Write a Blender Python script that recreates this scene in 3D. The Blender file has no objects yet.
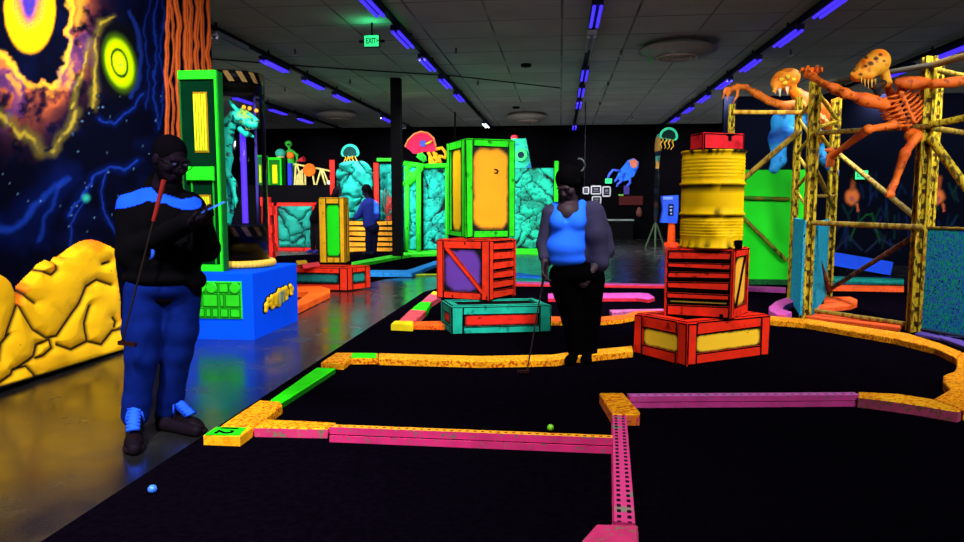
import bpy, bmesh, math, random
import numpy as np
from mathutils import Vector, Matrix
random.seed(7)
SC = bpy.context.scene
COL = SC.collection
# ------------------------------------------------------------------ camera
F = 701.0; CX, CY = 482.0, 271.0; H = 1.42
VPX, VPY = 560.0, 203.0
TH = math.atan((CY-VPY)/F)
PS = math.atan((VPX-CX)/F*math.cos(TH))
FWD = np.array([-math.sin(PS)*math.cos(TH), math.cos(PS)*math.cos(TH), -math.sin(TH)])
RGT = np.array([math.cos(PS), math.sin(PS), 0.0])
UPV = np.cross(RGT, FWD)
EYE = np.array([0.0, 0.0, H])
def ray(px, py):
    return FWD + RGT*((px-CX)/F) + UPV*((CY-py)/F)
def G(px, py, z=0.0):            # point of the sight line on the level plane z
    d = ray(px, py); t = (z-H)/d[2]
    return Vector(EYE + d*t)
def D(px, py, Y):                # point of the sight line at distance Y along the hall
    d = ray(px, py); t = Y/d[1]
    return Vector(EYE + d*t)
def WX(px, py, X):               # point of the sight line on the plane x = X
    d = ray(px, py); t = X/d[0]
    return Vector(EYE + d*t)
def proj(P):
    q = P - EYE
    w = q @ FWD
    return CX + F*(q @ RGT)/w, CY - F*(q @ UPV)/w
cam = bpy.data.cameras.new('camera'); camo = bpy.data.objects.new('camera', cam); COL.objects.link(camo)
camo.location = EYE; camo.rotation_euler = (math.pi/2-TH, 0, PS)
cam.sensor_width = 36; cam.lens = F/964*36; cam.clip_start = .05; cam.clip_end = 200
SC.camera = camo
# ------------------------------------------------------------------ materials
def lin1(c):
    c /= 255.0
    return c/12.92 if c <= .04045 else ((c+.055)/1.055)**2.4
def lin(rgb, k=1.0): return tuple(lin1(float(v))*k for v in rgb)
MATS = {}
INK = (7, 6, 8)
def base_mat(name, rough=.65, spec=.25):
    m = bpy.data.materials.new(name); m.use_nodes = True
    nt = m.node_tree; b = nt.nodes['Principled BSDF']
    b.inputs['Roughness'].default_value = rough
    b.inputs['Specular IOR Level'].default_value = spec
    return m, nt, b
def node(nt, t, **kw):
    n = nt.nodes.new(t)
    for k, v in kw.items(): setattr(n, k, v)
    return n
def math_n(nt, op, a, b=None):
    n = node(nt, 'ShaderNodeMath', operation=op)
    for i, v in enumerate((a, b)):
        if v is None: continue
        if isinstance(v, (int, float)): n.inputs[i].default_value = v
        else: nt.links.new(v, n.inputs[i])
    return n.outputs[0]
def mixc(nt, fac, a, b):
    n = node(nt, 'ShaderNodeMix', data_type='RGBA')
    nt.links.new(fac, n.inputs[0])
    for i, v in ((6, a), (7, b)):
        if isinstance(v, tuple): n.inputs[i].default_value = (*v[:3], 1)
        else: nt.links.new(v, n.inputs[i])
    return n.outputs[2]
def noise_f(nt, scale, lo, hi, detail=4, vec=None, stretch=None, coord='Object'):
    tc = node(nt, 'ShaderNodeTexCoord'); v = tc.outputs[coord]
    if stretch:
        mp = node(nt, 'ShaderNodeMapping'); mp.inputs['Scale'].default_value = stretch
        nt.links.new(v, mp.inputs[0]); v = mp.outputs[0]
    n = node(nt, 'ShaderNodeTexNoise'); n.inputs['Scale'].default_value = scale; n.inputs['Detail'].default_value = detail
    nt.links.new(v, n.inputs['Vector'])
    r = node(nt, 'ShaderNodeMapRange'); r.inputs[1].default_value = lo; r.inputs[2].default_value = hi
    nt.links.new(n.outputs[0], r.inputs[0])
    return r.outputs[0]
def paint(rgb, rough=.7, spec=.08, var=.18, scale=9):
    """plain brush-painted surface with a little uneven coverage"""
    if max(rgb) < 45: spec *= .12
    key = ('paint', tuple(rgb), rough, spec, var)
    if key in MATS: return MATS[key]
    m, nt, b = base_mat('paint_%d_%d_%d' % tuple(rgb), rough, spec)
    c = lin(rgb)
    f = noise_f(nt, scale, .35, .7)
    nt.links.new(mixc(nt, f, tuple(v*(1-var) for v in c), c), b.inputs['Base Color'])
    MATS[key] = m; return m
def osb(rgb, rgb2, amt=.52, scale=40):
    """chip board or stipple-brushed board: darker strokes over a bright ground"""
    key = ('osb', tuple(rgb), tuple(rgb2), amt, scale)
    if key in MATS: return MATS[key]
    m, nt, b = base_mat('chipboard_%d_%d_%d' % tuple(rgb), .75, .08)
    f1 = noise_f(nt, scale, amt, amt+.1, 3, stretch=(1, 1.8, 1))
    f2 = noise_f(nt, 7, .35, .7, 2)
    c = mixc(nt, f2, lin(rgb), tuple(.75*v for v in lin(rgb)))
    nt.links.new(mixc(nt, f1, c, lin(rgb2)), b.inputs['Base Color'])
    MATS[key] = m; return m
def speck(rgb, rgb2, rgb3, scale=16):
    key = ('speck', tuple(rgb), tuple(rgb2), tuple(rgb3), scale)
    if key in MATS: return MATS[key]
    m, nt, b = base_mat('speckled_%d_%d_%d' % tuple(rgb), .7, .1)
    f1 = noise_f(nt, scale, .5, .6, 3, stretch=(1, 1, .4))
    f2 = noise_f(nt, scale*1.3, .54, .64, 2, stretch=(1.3, 1.3, .35))
    c = mixc(nt, f2, lin(rgb), lin(rgb3))
    nt.links.new(mixc(nt, f1, c, lin(rgb2)), b.inputs['Base Color'])
    MATS[key] = m; return m
def perf(rgb, rgb2, pitch=.03, rows=2, hole=.45, lo=(60, 120, 80)):
    """perforated rail: rows of dark holes along u, worn patches"""
    key = ('perf', tuple(rgb), tuple(rgb2), pitch, rows)
    if key in MATS: return MATS[key]
    m, nt, b = base_mat('perforated_%d_%d_%d' % tuple(rgb), .7, .1)
    uv = node(nt, 'ShaderNodeUVMap'); uv.uv_map = 'UV'
    sp = node(nt, 'ShaderNodeSeparateXYZ'); nt.links.new(uv.outputs[0], sp.inputs[0])
    fu = math_n(nt, 'FRACT', math_n(nt, 'DIVIDE', sp.outputs[0], pitch))
    a = math_n(nt, 'LESS_THAN', fu, hole)
    fv = math_n(nt, 'FRACT', math_n(nt, 'MULTIPLY', sp.outputs[1], float(rows)))
    v1 = math_n(nt, 'GREATER_THAN', fv, .3); v2 = math_n(nt, 'LESS_THAN', fv, .7)
    h = math_n(nt, 'MULTIPLY', a, math_n(nt, 'MULTIPLY', v1, v2))
    w = noise_f(nt, 9, .58, .66, 3)
    c = mixc(nt, w, lin(rgb), lin(lo))
    nt.links.new(mixc(nt, h, c, lin(rgb2)), b.inputs['Base Color'])
    MATS[key] = m; return m
def vcol(rough=.75, spec=.03):
    key = ('vcol', rough, spec)
    if key in MATS: return MATS[key]
    m, nt, b = base_mat('hand_painted', rough, spec)
    a = node(nt, 'ShaderNodeAttribute'); a.attribute_name = 'Col'
    nt.links.new(a.outputs['Color'], b.inputs['Base Color'])
    MATS[key] = m; return m
def emit(rgb, s, name='lit'):
    key = ('emit', tuple(rgb), s)
    if key in MATS: return MATS[key]
    m, nt, b = base_mat(name, .5, .2)
    b.inputs['Base Color'].default_value = (*lin(rgb, .3), 1)
    b.inputs['Emission Color'].default_value = (*lin(rgb), 1)
    b.inputs['Emission Strength'].default_value = s
    MATS[key] = m; return m
def black(rough=.6, spec=.2, rgb=INK): return paint(rgb, rough, spec, .3)
def metal(rgb, rough=.35):
    key = ('metal', tuple(rgb), rough)
    if key in MATS: return MATS[key]
    m, nt, b = base_mat('metal_%d_%d_%d' % tuple(rgb), rough, .5)
    b.inputs['Base Color'].default_value = (*lin(rgb), 1); b.inputs['Metallic'].default_value = 1
    MATS[key] = m; return m
# ------------------------------------------------------------------ mesh builder
class MB:
    def __init__(s): s.v = []; s.f = []; s.m = []; s.uv = []; s.sm = []
    def add(s, vs, fs, m=0, smooth=False, uvs=None):
        o = len(s.v); s.v += [tuple(v) for v in vs]
        for i, f in enumerate(fs):
            s.f.append(tuple(o+j for j in f)); s.m.append(m if isinstance(m, int) else m[i]); s.sm.append(smooth)
            s.uv.append(uvs[i] if uvs else None)
        return s
    def box(s, c, size, rz=0, m=0, rot=None):
        c = Vector(c); hx, hy, hz = (v/2 for v in size)
        R = rot if rot is not None else Matrix.Rotation(rz, 3, 'Z')
        vs = [c + R @ Vector((x*hx, y*hy, z*hz)) for x in (-1, 1) for y in (-1, 1) for z in (-1, 1)]
        return s.add(vs, [(0,1,3,2),(4,6,7,5),(0,4,5,1),(2,3,7,6),(0,2,6,4),(1,5,7,3)], m)
    def prism(s, poly, z0, z1, mt=0, ms=None, bev=0.0):
        """polygon on the ground pulled up from z0 to z1, top and sides of their own paint, soft top edge"""
        ms = mt if ms is None else ms
        P = [Vector((p[0], p[1], 0)) for p in poly]
        if sum(P[i].x*P[(i+1) % len(P)].y - P[(i+1) % len(P)].x*P[i].y for i in range(len(P))) < 0: P.reverse()
        n = len(P)
        rings = [([p for p in P], z0), ([p for p in P], z1-bev)]
        if bev:
            ins = []
            for i in range(n):
                a, b, c = P[i-1], P[i], P[(i+1) % n]
                d1 = (b-a).normalized(); d2 = (c-b).normalized()
                n1 = Vector((-d1.y, d1.x, 0)); n2 = Vector((-d2.y, d2.x, 0))
                k = n1+n2; den = max(.35, 1+n1.dot(n2))
                ins.append(b + k*(bev/den))
            rings.append((ins, z1))
        vs = [Vector((p.x, p.y, z)) for r, z in rings for p in r]
        fs = []; mm = []
        for r in range(len(rings)-1):
            for i in range(n):
                j = (i+1) % n
                fs.append((r*n+i, r*n+j, (r+1)*n+j, (r+1)*n+i)); mm.append(mt if r else ms)
        fs.append(tuple(range(n-1, -1, -1))); mm.append(ms)
        fs.append(tuple((len(rings)-1)*n+i for i in range(n))); mm.append(mt)
        return s.add(vs, fs, mm)
    def rail(s, a, b, w, z0, z1, mt=0, ms=None):
        """straight rail with uv in metres along u; a->b is the centre line"""
        ms = mt if ms is None else ms
        a = Vector((a[0], a[1], 0)); b = Vector((b[0], b[1], 0)); d = b-a; L = d.length; d.normalize()
        nn = Vector((-d.y, d.x, 0))*w/2
        q = [a-nn, b-nn, b+nn, a+nn]
        vs = [Vector((p.x, p.y, z)) for z in (z0, z1) for p in q]
        fs = [(0,1,5,4),(1,2,6,5),(2,3,7,6),(3,0,4,7),(4,5,6,7),(3,2,1,0)]
        U = [(0,0),(L,0),(L,1),(0,1)]; E = [(0,0),(.001,0),(.001,1),(0,1)]
        return s.add(vs, fs, [ms,ms,ms,ms,mt,ms], uvs=[U,E,U,E,U,U])
    def tube(s, a, b, r, r2=None, n=10, m=0, cap=True):
        a = Vector(a); b = Vector(b); r2 = r if r2 is None else r2
        d = (b-a).normalized(); u = d.orthogonal().normalized(); w = d.cross(u)
        vs = []
        for p, rr in ((a, r), (b, r2)):
            vs += [p + (u*math.cos(2*math.pi*i/n) + w*math.sin(2*math.pi*i/n))*rr for i in range(n)]
        s.add(vs, [(i, (i+1) % n, n+(i+1) % n, n+i) for i in range(n)], m, True)
        if cap: s.add(vs, [tuple(range(n-1, -1, -1)), tuple(range(n, 2*n))], m)
        return s
    def path(s, pts, r, n=8, m=0):
        pts = [Vector(p) for p in pts]; rs = r if isinstance(r, (list, tuple)) else [r]*len(pts)
        vs = []; u = None
        for i, p in enumerate(pts):
            t = (pts[min(i+1, len(pts)-1)] - pts[max(i-1, 0)]).normalized()
            if u is None: u = t.orthogonal().normalized()
            u = (u - t*u.dot(t)).normalized(); w = t.cross(u)
            vs += [p + (u*math.cos(2*math.pi*k/n) + w*math.sin(2*math.pi*k/n))*rs[i] for k in range(n)]
        L = len(pts)
        fs = [(i*n+k, i*n+(k+1) % n, (i+1)*n+(k+1) % n, (i+1)*n+k) for i in range(L-1) for k in range(n)]
        s.add(vs, fs + [tuple(range(n-1, -1, -1)), tuple((L-1)*n+k for k in range(n))], m, True)
        return s
    def lathe(s, c, prof, n=32, m=0, smooth=True, cap=True):
        c = Vector(c)
        vs = [c + Vector((r*math.cos(2*math.pi*k/n), r*math.sin(2*math.pi*k/n), z)) for r, z in prof for k in range(n)]
        L = len(prof)
        fs = [(i*n+k, i*n+(k+1) % n, (i+1)*n+(k+1) % n, (i+1)*n+k) for i in range(L-1) for k in range(n)]
        s.add(vs, fs, m, smooth)
        if cap: s.add(vs, [tuple(range(n-1, -1, -1)), tuple((L-1)*n+k for k in range(n))], m)
        return s
    def ball(s, c, r, m=0, n=14):
        c = Vector(c); rx, ry, rz = r if isinstance(r, (tuple, list)) else (r, r, r)
        vs = []; L = n//2
        for i in range(1, L):
            t = math.pi*i/L
            vs += [c + Vector((rx*math.sin(t)*math.cos(2*math.pi*k/n), ry*math.sin(t)*math.sin(2*math.pi*k/n), rz*math.cos(t))) for k in range(n)]
        vs += [c + Vector((0, 0, rz)), c - Vector((0, 0, rz))]
        fs = [(i*n+k, (i+1)*n+k, (i+1)*n+(k+1) % n, i*n+(k+1) % n) for i in range(L-2) for k in range(n)]
        T = len(vs)-2
        fs += [(T, k, (k+1) % n) for k in range(n)] + [(T+1, (L-2)*n+(k+1) % n, (L-2)*n+k) for k in range(n)]
        return s.add(vs, fs, m, True)
    def slab(s, poly, y, th, m=0, ms=None, axis=None):
        """upright cut-out board: outline (u, z) at its own distance, thickness th along the normal; axis = (origin, u-dir)"""
        ms = m if ms is None else ms
        o, ud = axis if axis else (Vector((0, y, 0)), Vector((1, 0, 0)))
        nn = Vector((0, 0, 1)).cross(ud)      # points away from the viewer when u runs right
        P = [o + ud*u + Vector((0, 0, z)) for u, z in poly]
        A = sum(poly[i][0]*poly[(i+1) % len(poly)][1] - poly[(i+1) % len(poly)][0]*poly[i][1] for i in range(len(poly)))
        if A < 0: P.reverse()
        n = len(P)
        vs = P + [p + nn*th for p in P]
        fs = [tuple(range(n))] + [tuple(n+i for i in range(n-1, -1, -1))] + [((i+1) % n, i, n+i, n+(i+1) % n) for i in range(n)]
        return s.add(vs, fs, [m, m]+[ms]*n)
    # ---- boards on a slanted face: face = (p00, p10, p11, p01) seen from outside
    def fbox(s, face, u0, u1, v0, v1, w0, w1, m=0, ink=1, ch=.012, jit=0.0):
        p00, p10, p11, p01 = face
        nn = (p10-p00).cross(p01-p00).normalized()
        lu = (p10-p00).length; lv = (p01-p00).length
        def P(u, v, w):
            return (p00*(1-u)+p10*u)*(1-v) + (p01*(1-u)+p11*u)*v + nn*w
        j = lambda: random.uniform(-jit, jit)
        cu, cv = ch/lu, ch/lv
        cu = min(cu, (u1-u0)*.3); cv = min(cv, (v1-v0)*.3)
        c4 = [(u0+j()/lu, v0+j()/lv), (u1+j()/lu, v0+j()/lv), (u1+j()/lu, v1+j()/lv), (u0+j()/lu, v1+j()/lv)]
        sg = [(1, 1), (-1, 1), (-1, -1), (1, -1)]
        wm = w1 - (w1-w0)*.25
        vs = [P(u, v, w0) for u, v in c4] + [P(u, v, wm) for u, v in c4] + [P(u+cu*a, v+cv*b, w1) for (u, v), (a, b) in zip(c4, sg)]
        fs = [(3,2,1,0)] + [(i, (i+1) % 4, 4+(i+1) % 4, 4+i) for i in range(4)] + [(4+i, 4+(i+1) % 4, 8+(i+1) % 4, 8+i) for i in range(4)] + [(8,9,10,11)]
        return s.add(vs, fs, [m]*5 + [ink]*4 + [m])
    def build(s, name, mats, parent=None, origin=None):
        me = bpy.data.meshes.new(name)
        off = Vector(ORG.get(parent.name, (0, 0, 0))) if parent is not None else Vector(origin or (0, 0, 0))
        me.from_pydata([Vector(v)-off for v in s.v], [], s.f)
        for mt in (mats if isinstance(mats, (list, tuple)) else [mats]): me.materials.append(mt)
        me.polygons.foreach_set('material_index', s.m); me.polygons.foreach_set('use_smooth', s.sm)
        if any(u is not None for u in s.uv):
            uvl = me.uv_layers.new(name='UV'); k = 0
            for fi, f in enumerate(s.f):
                for c in range(len(f)):
                    uvl.data[k].uv = s.uv[fi][c] if s.uv[fi] else (0, 0); k += 1
        me.update()
        return link(name, me, parent, off)
ORG = {}
def link(name, me, parent, off):
    o = bpy.data.objects.new(name, me); COL.objects.link(o)
    ORG[o.name] = tuple(off)
    if parent is not None: o.parent = parent
    else: o.location = off
    return o
def np_mesh(name, V, Fq, mats, parent=None, col=None, smooth=True, origin=None):
    me = bpy.data.meshes.new(name)
    off = Vector(ORG.get(parent.name, (0, 0, 0))) if parent is not None else Vector(origin or (0, 0, 0))
    V = np.asarray(V, float) - np.array(off)
    Fq = np.asarray(Fq, np.int32)
    me.vertices.add(len(V)); me.vertices.foreach_set('co', V.ravel())
    n = Fq.shape[1]
    me.loops.add(Fq.size); me.loops.foreach_set('vertex_index', Fq.ravel())
    me.polygons.add(len(Fq)); me.polygons.foreach_set('loop_start', np.arange(0, Fq.size, n, dtype=np.int32))
    me.polygons.foreach_set('use_smooth', np.full(len(Fq), smooth))
    me.update(calc_edges=True); me.validate()
    for mt in (mats if isinstance(mats, (list, tuple)) else [mats]): me.materials.append(mt)
    if col is not None:
        a = me.color_attributes.new('Col', 'FLOAT_COLOR', 'POINT')
        a.data.foreach_set('color', np.concatenate([np.asarray(col, float), np.ones((len(col), 1))], 1).ravel())
    return link(name, me, parent, off)
def thing(name, loc, label, cat, group=None):
    o = bpy.data.objects.new(name, None); COL.objects.link(o); o.location = loc
    o.empty_display_size = .1
    ORG[o.name] = tuple(loc)
    return tag(o, label, cat, group)
def tag(o, label, cat, group=None, kind=None):
    o['label'] = label; o['category'] = cat
    if group: o['group'] = group
    if kind: o['kind'] = kind
    return o
def struct(o, label=None):
    o['kind'] = 'structure'
    if label: o['label'] = label
    return o
def dup(root, delta, label=None, group=None):
    c = root.copy(); COL.objects.link(c); c.location = root.location + Vector(delta)
    if label: c['label'] = label
    if group: c['group'] = group
    for ch in list(root.children):
        d = ch.copy(); COL.objects.link(d); d.parent = c
        for g in ch.children:
            e = g.copy(); COL.objects.link(e); e.parent = d
    return c
# ------------------------------------------------------------------ noise and smooth bodies
def vnoise(x, y, seed=0):
    xi = np.floor(x); yi = np.floor(y); fx = x-xi; fy = y-yi
    def h(a, b):
        v = np.sin(a*127.1+b*311.7+seed*74.7)*43758.5453
        return v-np.floor(v)
    sx = fx*fx*(3-2*fx); sy = fy*fy*(3-2*fy)
    return (h(xi, yi)*(1-sx)+h(xi+1, yi)*sx)*(1-sy) + (h(xi, yi+1)*(1-sx)+h(xi+1, yi+1)*sx)*sy
def fbm(x, y, seed=0, o=4):
    r = 0; a = .5
    for i in range(o):
        r = r + a*vnoise(x*2**i, y*2**i, seed+i*17); a *= .5
    return r
def sstep(a, b, x):
    t = np.clip((x-a)/(b-a), 0, 1); return t*t*(3-2*t)
def seg_d(x, y, pts):
    """distance to a polyline"""
    best = np.full(np.shape(x), 1e9)
    for (ax, ay), (bx, by) in zip(pts[:-1], pts[1:]):
        dx, dy = bx-ax, by-ay; L = dx*dx+dy*dy+1e-9
        t = np.clip(((x-ax)*dx+(y-ay)*dy)/L, 0, 1)
        best = np.minimum(best, np.hypot(x-ax-t*dx, y-ay-t*dy))
    return best
def inpoly(x, y, P):
    r = np.zeros(np.shape(x), bool); n = len(P)
    for i in range(n):
        (x1, y1), (x2, y2) = P[i], P[i-1]
        c = ((y1 > y) != (y2 > y)) & (x < (x2-x1)*(y-y1)/((y2-y1) if y2 != y1 else 1e-9)+x1)
        r ^= c
    return r
def cap(a, b, ra, rb=None, k=None, op='+'): return ('c', np.array(a, float), np.array(b, float), ra, ra if rb is None else rb, k, op)
def ell(c, r, R=None, k=None, op='+'): return ('e', np.array(c, float), np.array(r, float), R, 0, k, op)
def chain(pts, rs, k=None): return [cap(pts[i], pts[i+1], rs[i], rs[i+1], k) for i in range(len(pts)-1)]
def sdf(prims, vox, k=.02):
    lo = np.full(3, 1e9); hi = -lo
    for p in prims:
        if p[6] == '-': continue
        if p[0] == 'c':
            r = max(p[3], p[4]); lo = np.minimum(lo, np.minimum(p[1], p[2])-r); hi = np.maximum(hi, np.maximum(p[1], p[2])+r)
        else:
            r = max(p[2]); lo = np.minimum(lo, p[1]-r); hi = np.maximum(hi, p[1]+r)
    lo -= 3*vox; hi += 3*vox
    N = np.ceil((hi-lo)/vox).astype(int)+1
    ax = [lo[i]+vox*np.arange(N[i]) for i in range(3)]
    FD = np.full(N, 1.0, np.float32)
    for p in prims:
        kk = p[5] if p[5] is not None else k
        if p[0] == 'c':
            r = max(p[3], p[4]); a0 = np.minimum(p[1], p[2])-r; a1 = np.maximum(p[1], p[2])+r
        else:
            r = max(p[2]); a0 = p[1]-r; a1 = p[1]+r
        mg = kk+3*vox
        i0 = np.clip(np.floor((a0-mg-lo)/vox).astype(int), 0, N-1); i1 = np.clip(np.ceil((a1+mg-lo)/vox).astype(int)+1, 1, N)
        sl = tuple(slice(i0[i], i1[i]) for i in range(3))
        X = ax[0][sl[0]][:, None, None]; Y = ax[1][sl[1]][None, :, None]; Z = ax[2][sl[2]][None, None, :]
        if p[0] == 'c':
            a, b = p[1], p[2]; ba = b-a; L = ba@ba+1e-12
            t = np.clip(((X-a[0])*ba[0]+(Y-a[1])*ba[1]+(Z-a[2])*ba[2])/L, 0, 1)
            d = np.sqrt((X-a[0]-t*ba[0])**2+(Y-a[1]-t*ba[1])**2+(Z-a[2]-t*ba[2])**2) - (p[3]+(p[4]-p[3])*t)
        else:
            c, r = p[1], p[2]; R = p[3]
            qx, qy, qz = X-c[0], Y-c[1], Z-c[2]
            if R is not None:
                R = np.array(R)
                qx, qy, qz = (qx*R[0, i]+qy*R[1, i]+qz*R[2, i] for i in range(3))
            k0 = np.sqrt((qx/r[0])**2+(qy/r[1])**2+(qz/r[2])**2); k1 = np.sqrt((qx/r[0]**2)**2+(qy/r[1]**2)**2+(qz/r[2]**2)**2)+1e-9
            d = k0*(k0-1)/k1
        A = FD[sl]
        if p[6] == '+':
            h = np.maximum(kk-np.abs(A-d), 0)/max(kk, 1e-6)
            FD[sl] = np.minimum(A, d)-h*h*kk/4
        else:
            h = np.maximum(kk-np.abs(A+d), 0)/max(kk, 1e-6)
            FD[sl] = np.maximum(A, -d)+h*h*kk/4
    S = FD < 0
    nx, ny, nz = N-1
    cs = np.zeros((nx, ny, nz), np.int8)
    for i in (0, 1):
        for j in (0, 1):
            for l in (0, 1): cs += S[i:i+nx, j:j+ny, l:l+nz]
    act = (cs > 0) & (cs < 8)
    idx = np.argwhere(act); vid = np.full((nx, ny, nz), -1, np.int32); vid[act] = np.arange(len(idx))
    acc = np.zeros((len(idx), 3)); cnt = np.zeros(len(idx))
    cr = [(i, j, l) for i in (0, 1) for j in (0, 1) for l in (0, 1)]
    for a in cr:
        for b in cr:
            if sum(b)-sum(a) == 1 and all(q >= w for q, w in zip(b, a)):
                fa = FD[idx[:, 0]+a[0], idx[:, 1]+a[1], idx[:, 2]+a[2]]; fb = FD[idx[:, 0]+b[0], idx[:, 1]+b[1], idx[:, 2]+b[2]]
                m = (fa < 0) != (fb < 0)
                t = np.where(m, fa/(np.where(m, fa-fb, 1)), 0)
                acc += np.where(m[:, None], np.array(a)+t[:, None]*(np.array(b)-np.array(a)), 0); cnt += m
    V = lo + (idx + acc/np.maximum(cnt, 1)[:, None])*vox
    fs = []
    for d in range(3):
        e1, e2 = (d+1) % 3, (d+2) % 3
        s0 = [slice(None)]*3; s1 = [slice(None)]*3; s0[d] = slice(0, -1); s1[d] = slice(1, None)
        A, B = S[tuple(s0)], S[tuple(s1)]
        ed = np.argwhere(A != B)
        ed = ed[(ed[:, e1] > 0) & (ed[:, e2] > 0)]
        if not len(ed): continue
        flip = A[ed[:, 0], ed[:, 1], ed[:, 2]]
        def cell(o1, o2):
            c = ed.copy(); c[:, e1] -= o1; c[:, e2] -= o2
            return vid[c[:, 0], c[:, 1], c[:, 2]]
        q = np.stack([cell(1, 1), cell(0, 1), cell(0, 0), cell(1, 0)], 1)
        q[~flip] = q[~flip][:, ::-1]
        fs.append(q)
    Fq = np.concatenate(fs); Fq = Fq[(Fq >= 0).all(1)]
    return V, Fq
def body(name, prims, vox, mats, parent=None, k=.02, col=None):
    V, Fq = sdf(prims, vox, k)
    return np_mesh(name, V, Fq, mats, parent, col(V) if col else None)
def rotm(z=0, x=0, y=0):
    return np.array(Matrix.Rotation(z, 3, 'Z') @ Matrix.Rotation(y, 3, 'Y') @ Matrix.Rotation(x, 3, 'X'))
E_LAMP = 45.0; EXPO = 0.0
# ================================================================== THE ROOM
CZ = .012                       # top of the carpet
CEIL = 4.5
WLX = -4.25                     # face of the painted left wall
def slabmat_floor():
    m, nt, b = base_mat('polished_dark_concrete', .22, .9)
    f = noise_f(nt, 1.3, .35, .7, 5)
    nt.links.new(mixc(nt, f, lin((13, 13, 15)), lin((27, 26, 26))), b.inputs['Base Color'])
    r = node(nt, 'ShaderNodeMapRange'); r.inputs[3].default_value = .15; r.inputs[4].default_value = .3
    nt.links.new(noise_f(nt, 2.5, .3, .7, 5), r.inputs[0]); nt.links.new(r.outputs[0], b.inputs['Roughness'])
    b.inputs['IOR'].default_value = 2.1
    return m
mb = MB().box((1, 12, -.05), (30, 34, .1)); struct(mb.build('floor', slabmat_floor()), 'glossy dark polished concrete floor')
def ceil_mat():
    m, nt, b = base_mat('ceiling_tile', .9, .1)
    tc = node(nt, 'ShaderNodeTexCoord')
    br = node(nt, 'ShaderNodeTexBrick'); br.offset = 0; br.squash = 1
    nt.links.new(tc.outputs['Object'], br.inputs['Vector'])
    br.inputs['Scale'].default_value = 1; br.inputs['Brick Width'].default_value = 1.22; br.inputs['Row Height'].default_value = 1.22
    br.inputs['Mortar Size'].default_value = .022; br.inputs['Bias'].default_value = 0
    br.inputs['Color1'].default_value = (*lin((178, 178, 168)), 1); br.inputs['Color2'].default_value = (*lin((160, 162, 156)), 1)
    br.inputs['Mortar'].default_value = (*lin((74, 76, 74)), 1)
    f = noise_f(nt, .8, .3, .7, 4)
    nt.links.new(mixc(nt, f, br.outputs[0], lin((150, 152, 142))), b.inputs['Base Color'])
    return m
struct(MB().box((1, 12, CEIL+.05), (30, 34, .1)).build('ceiling', ceil_mat()), 'dark grey suspended tile ceiling')
WK = black(.9, 0, (6, 5, 7))
struct(MB().box((1, 28.6, CEIL/2), (30, .2, CEIL)).build('wall_back', WK), 'black far wall')
struct(MB().box((-13.9, 12, CEIL/2), (.2, 33, CEIL)).build('wall_far_left', WK))
struct(MB().box((15.9, 12, CEIL/2), (.2, 33, CEIL)).build('wall_far_right', WK))
struct(MB().box((1, -4.9, CEIL/2), (30, .2, CEIL)).build('wall_front', WK))
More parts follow.
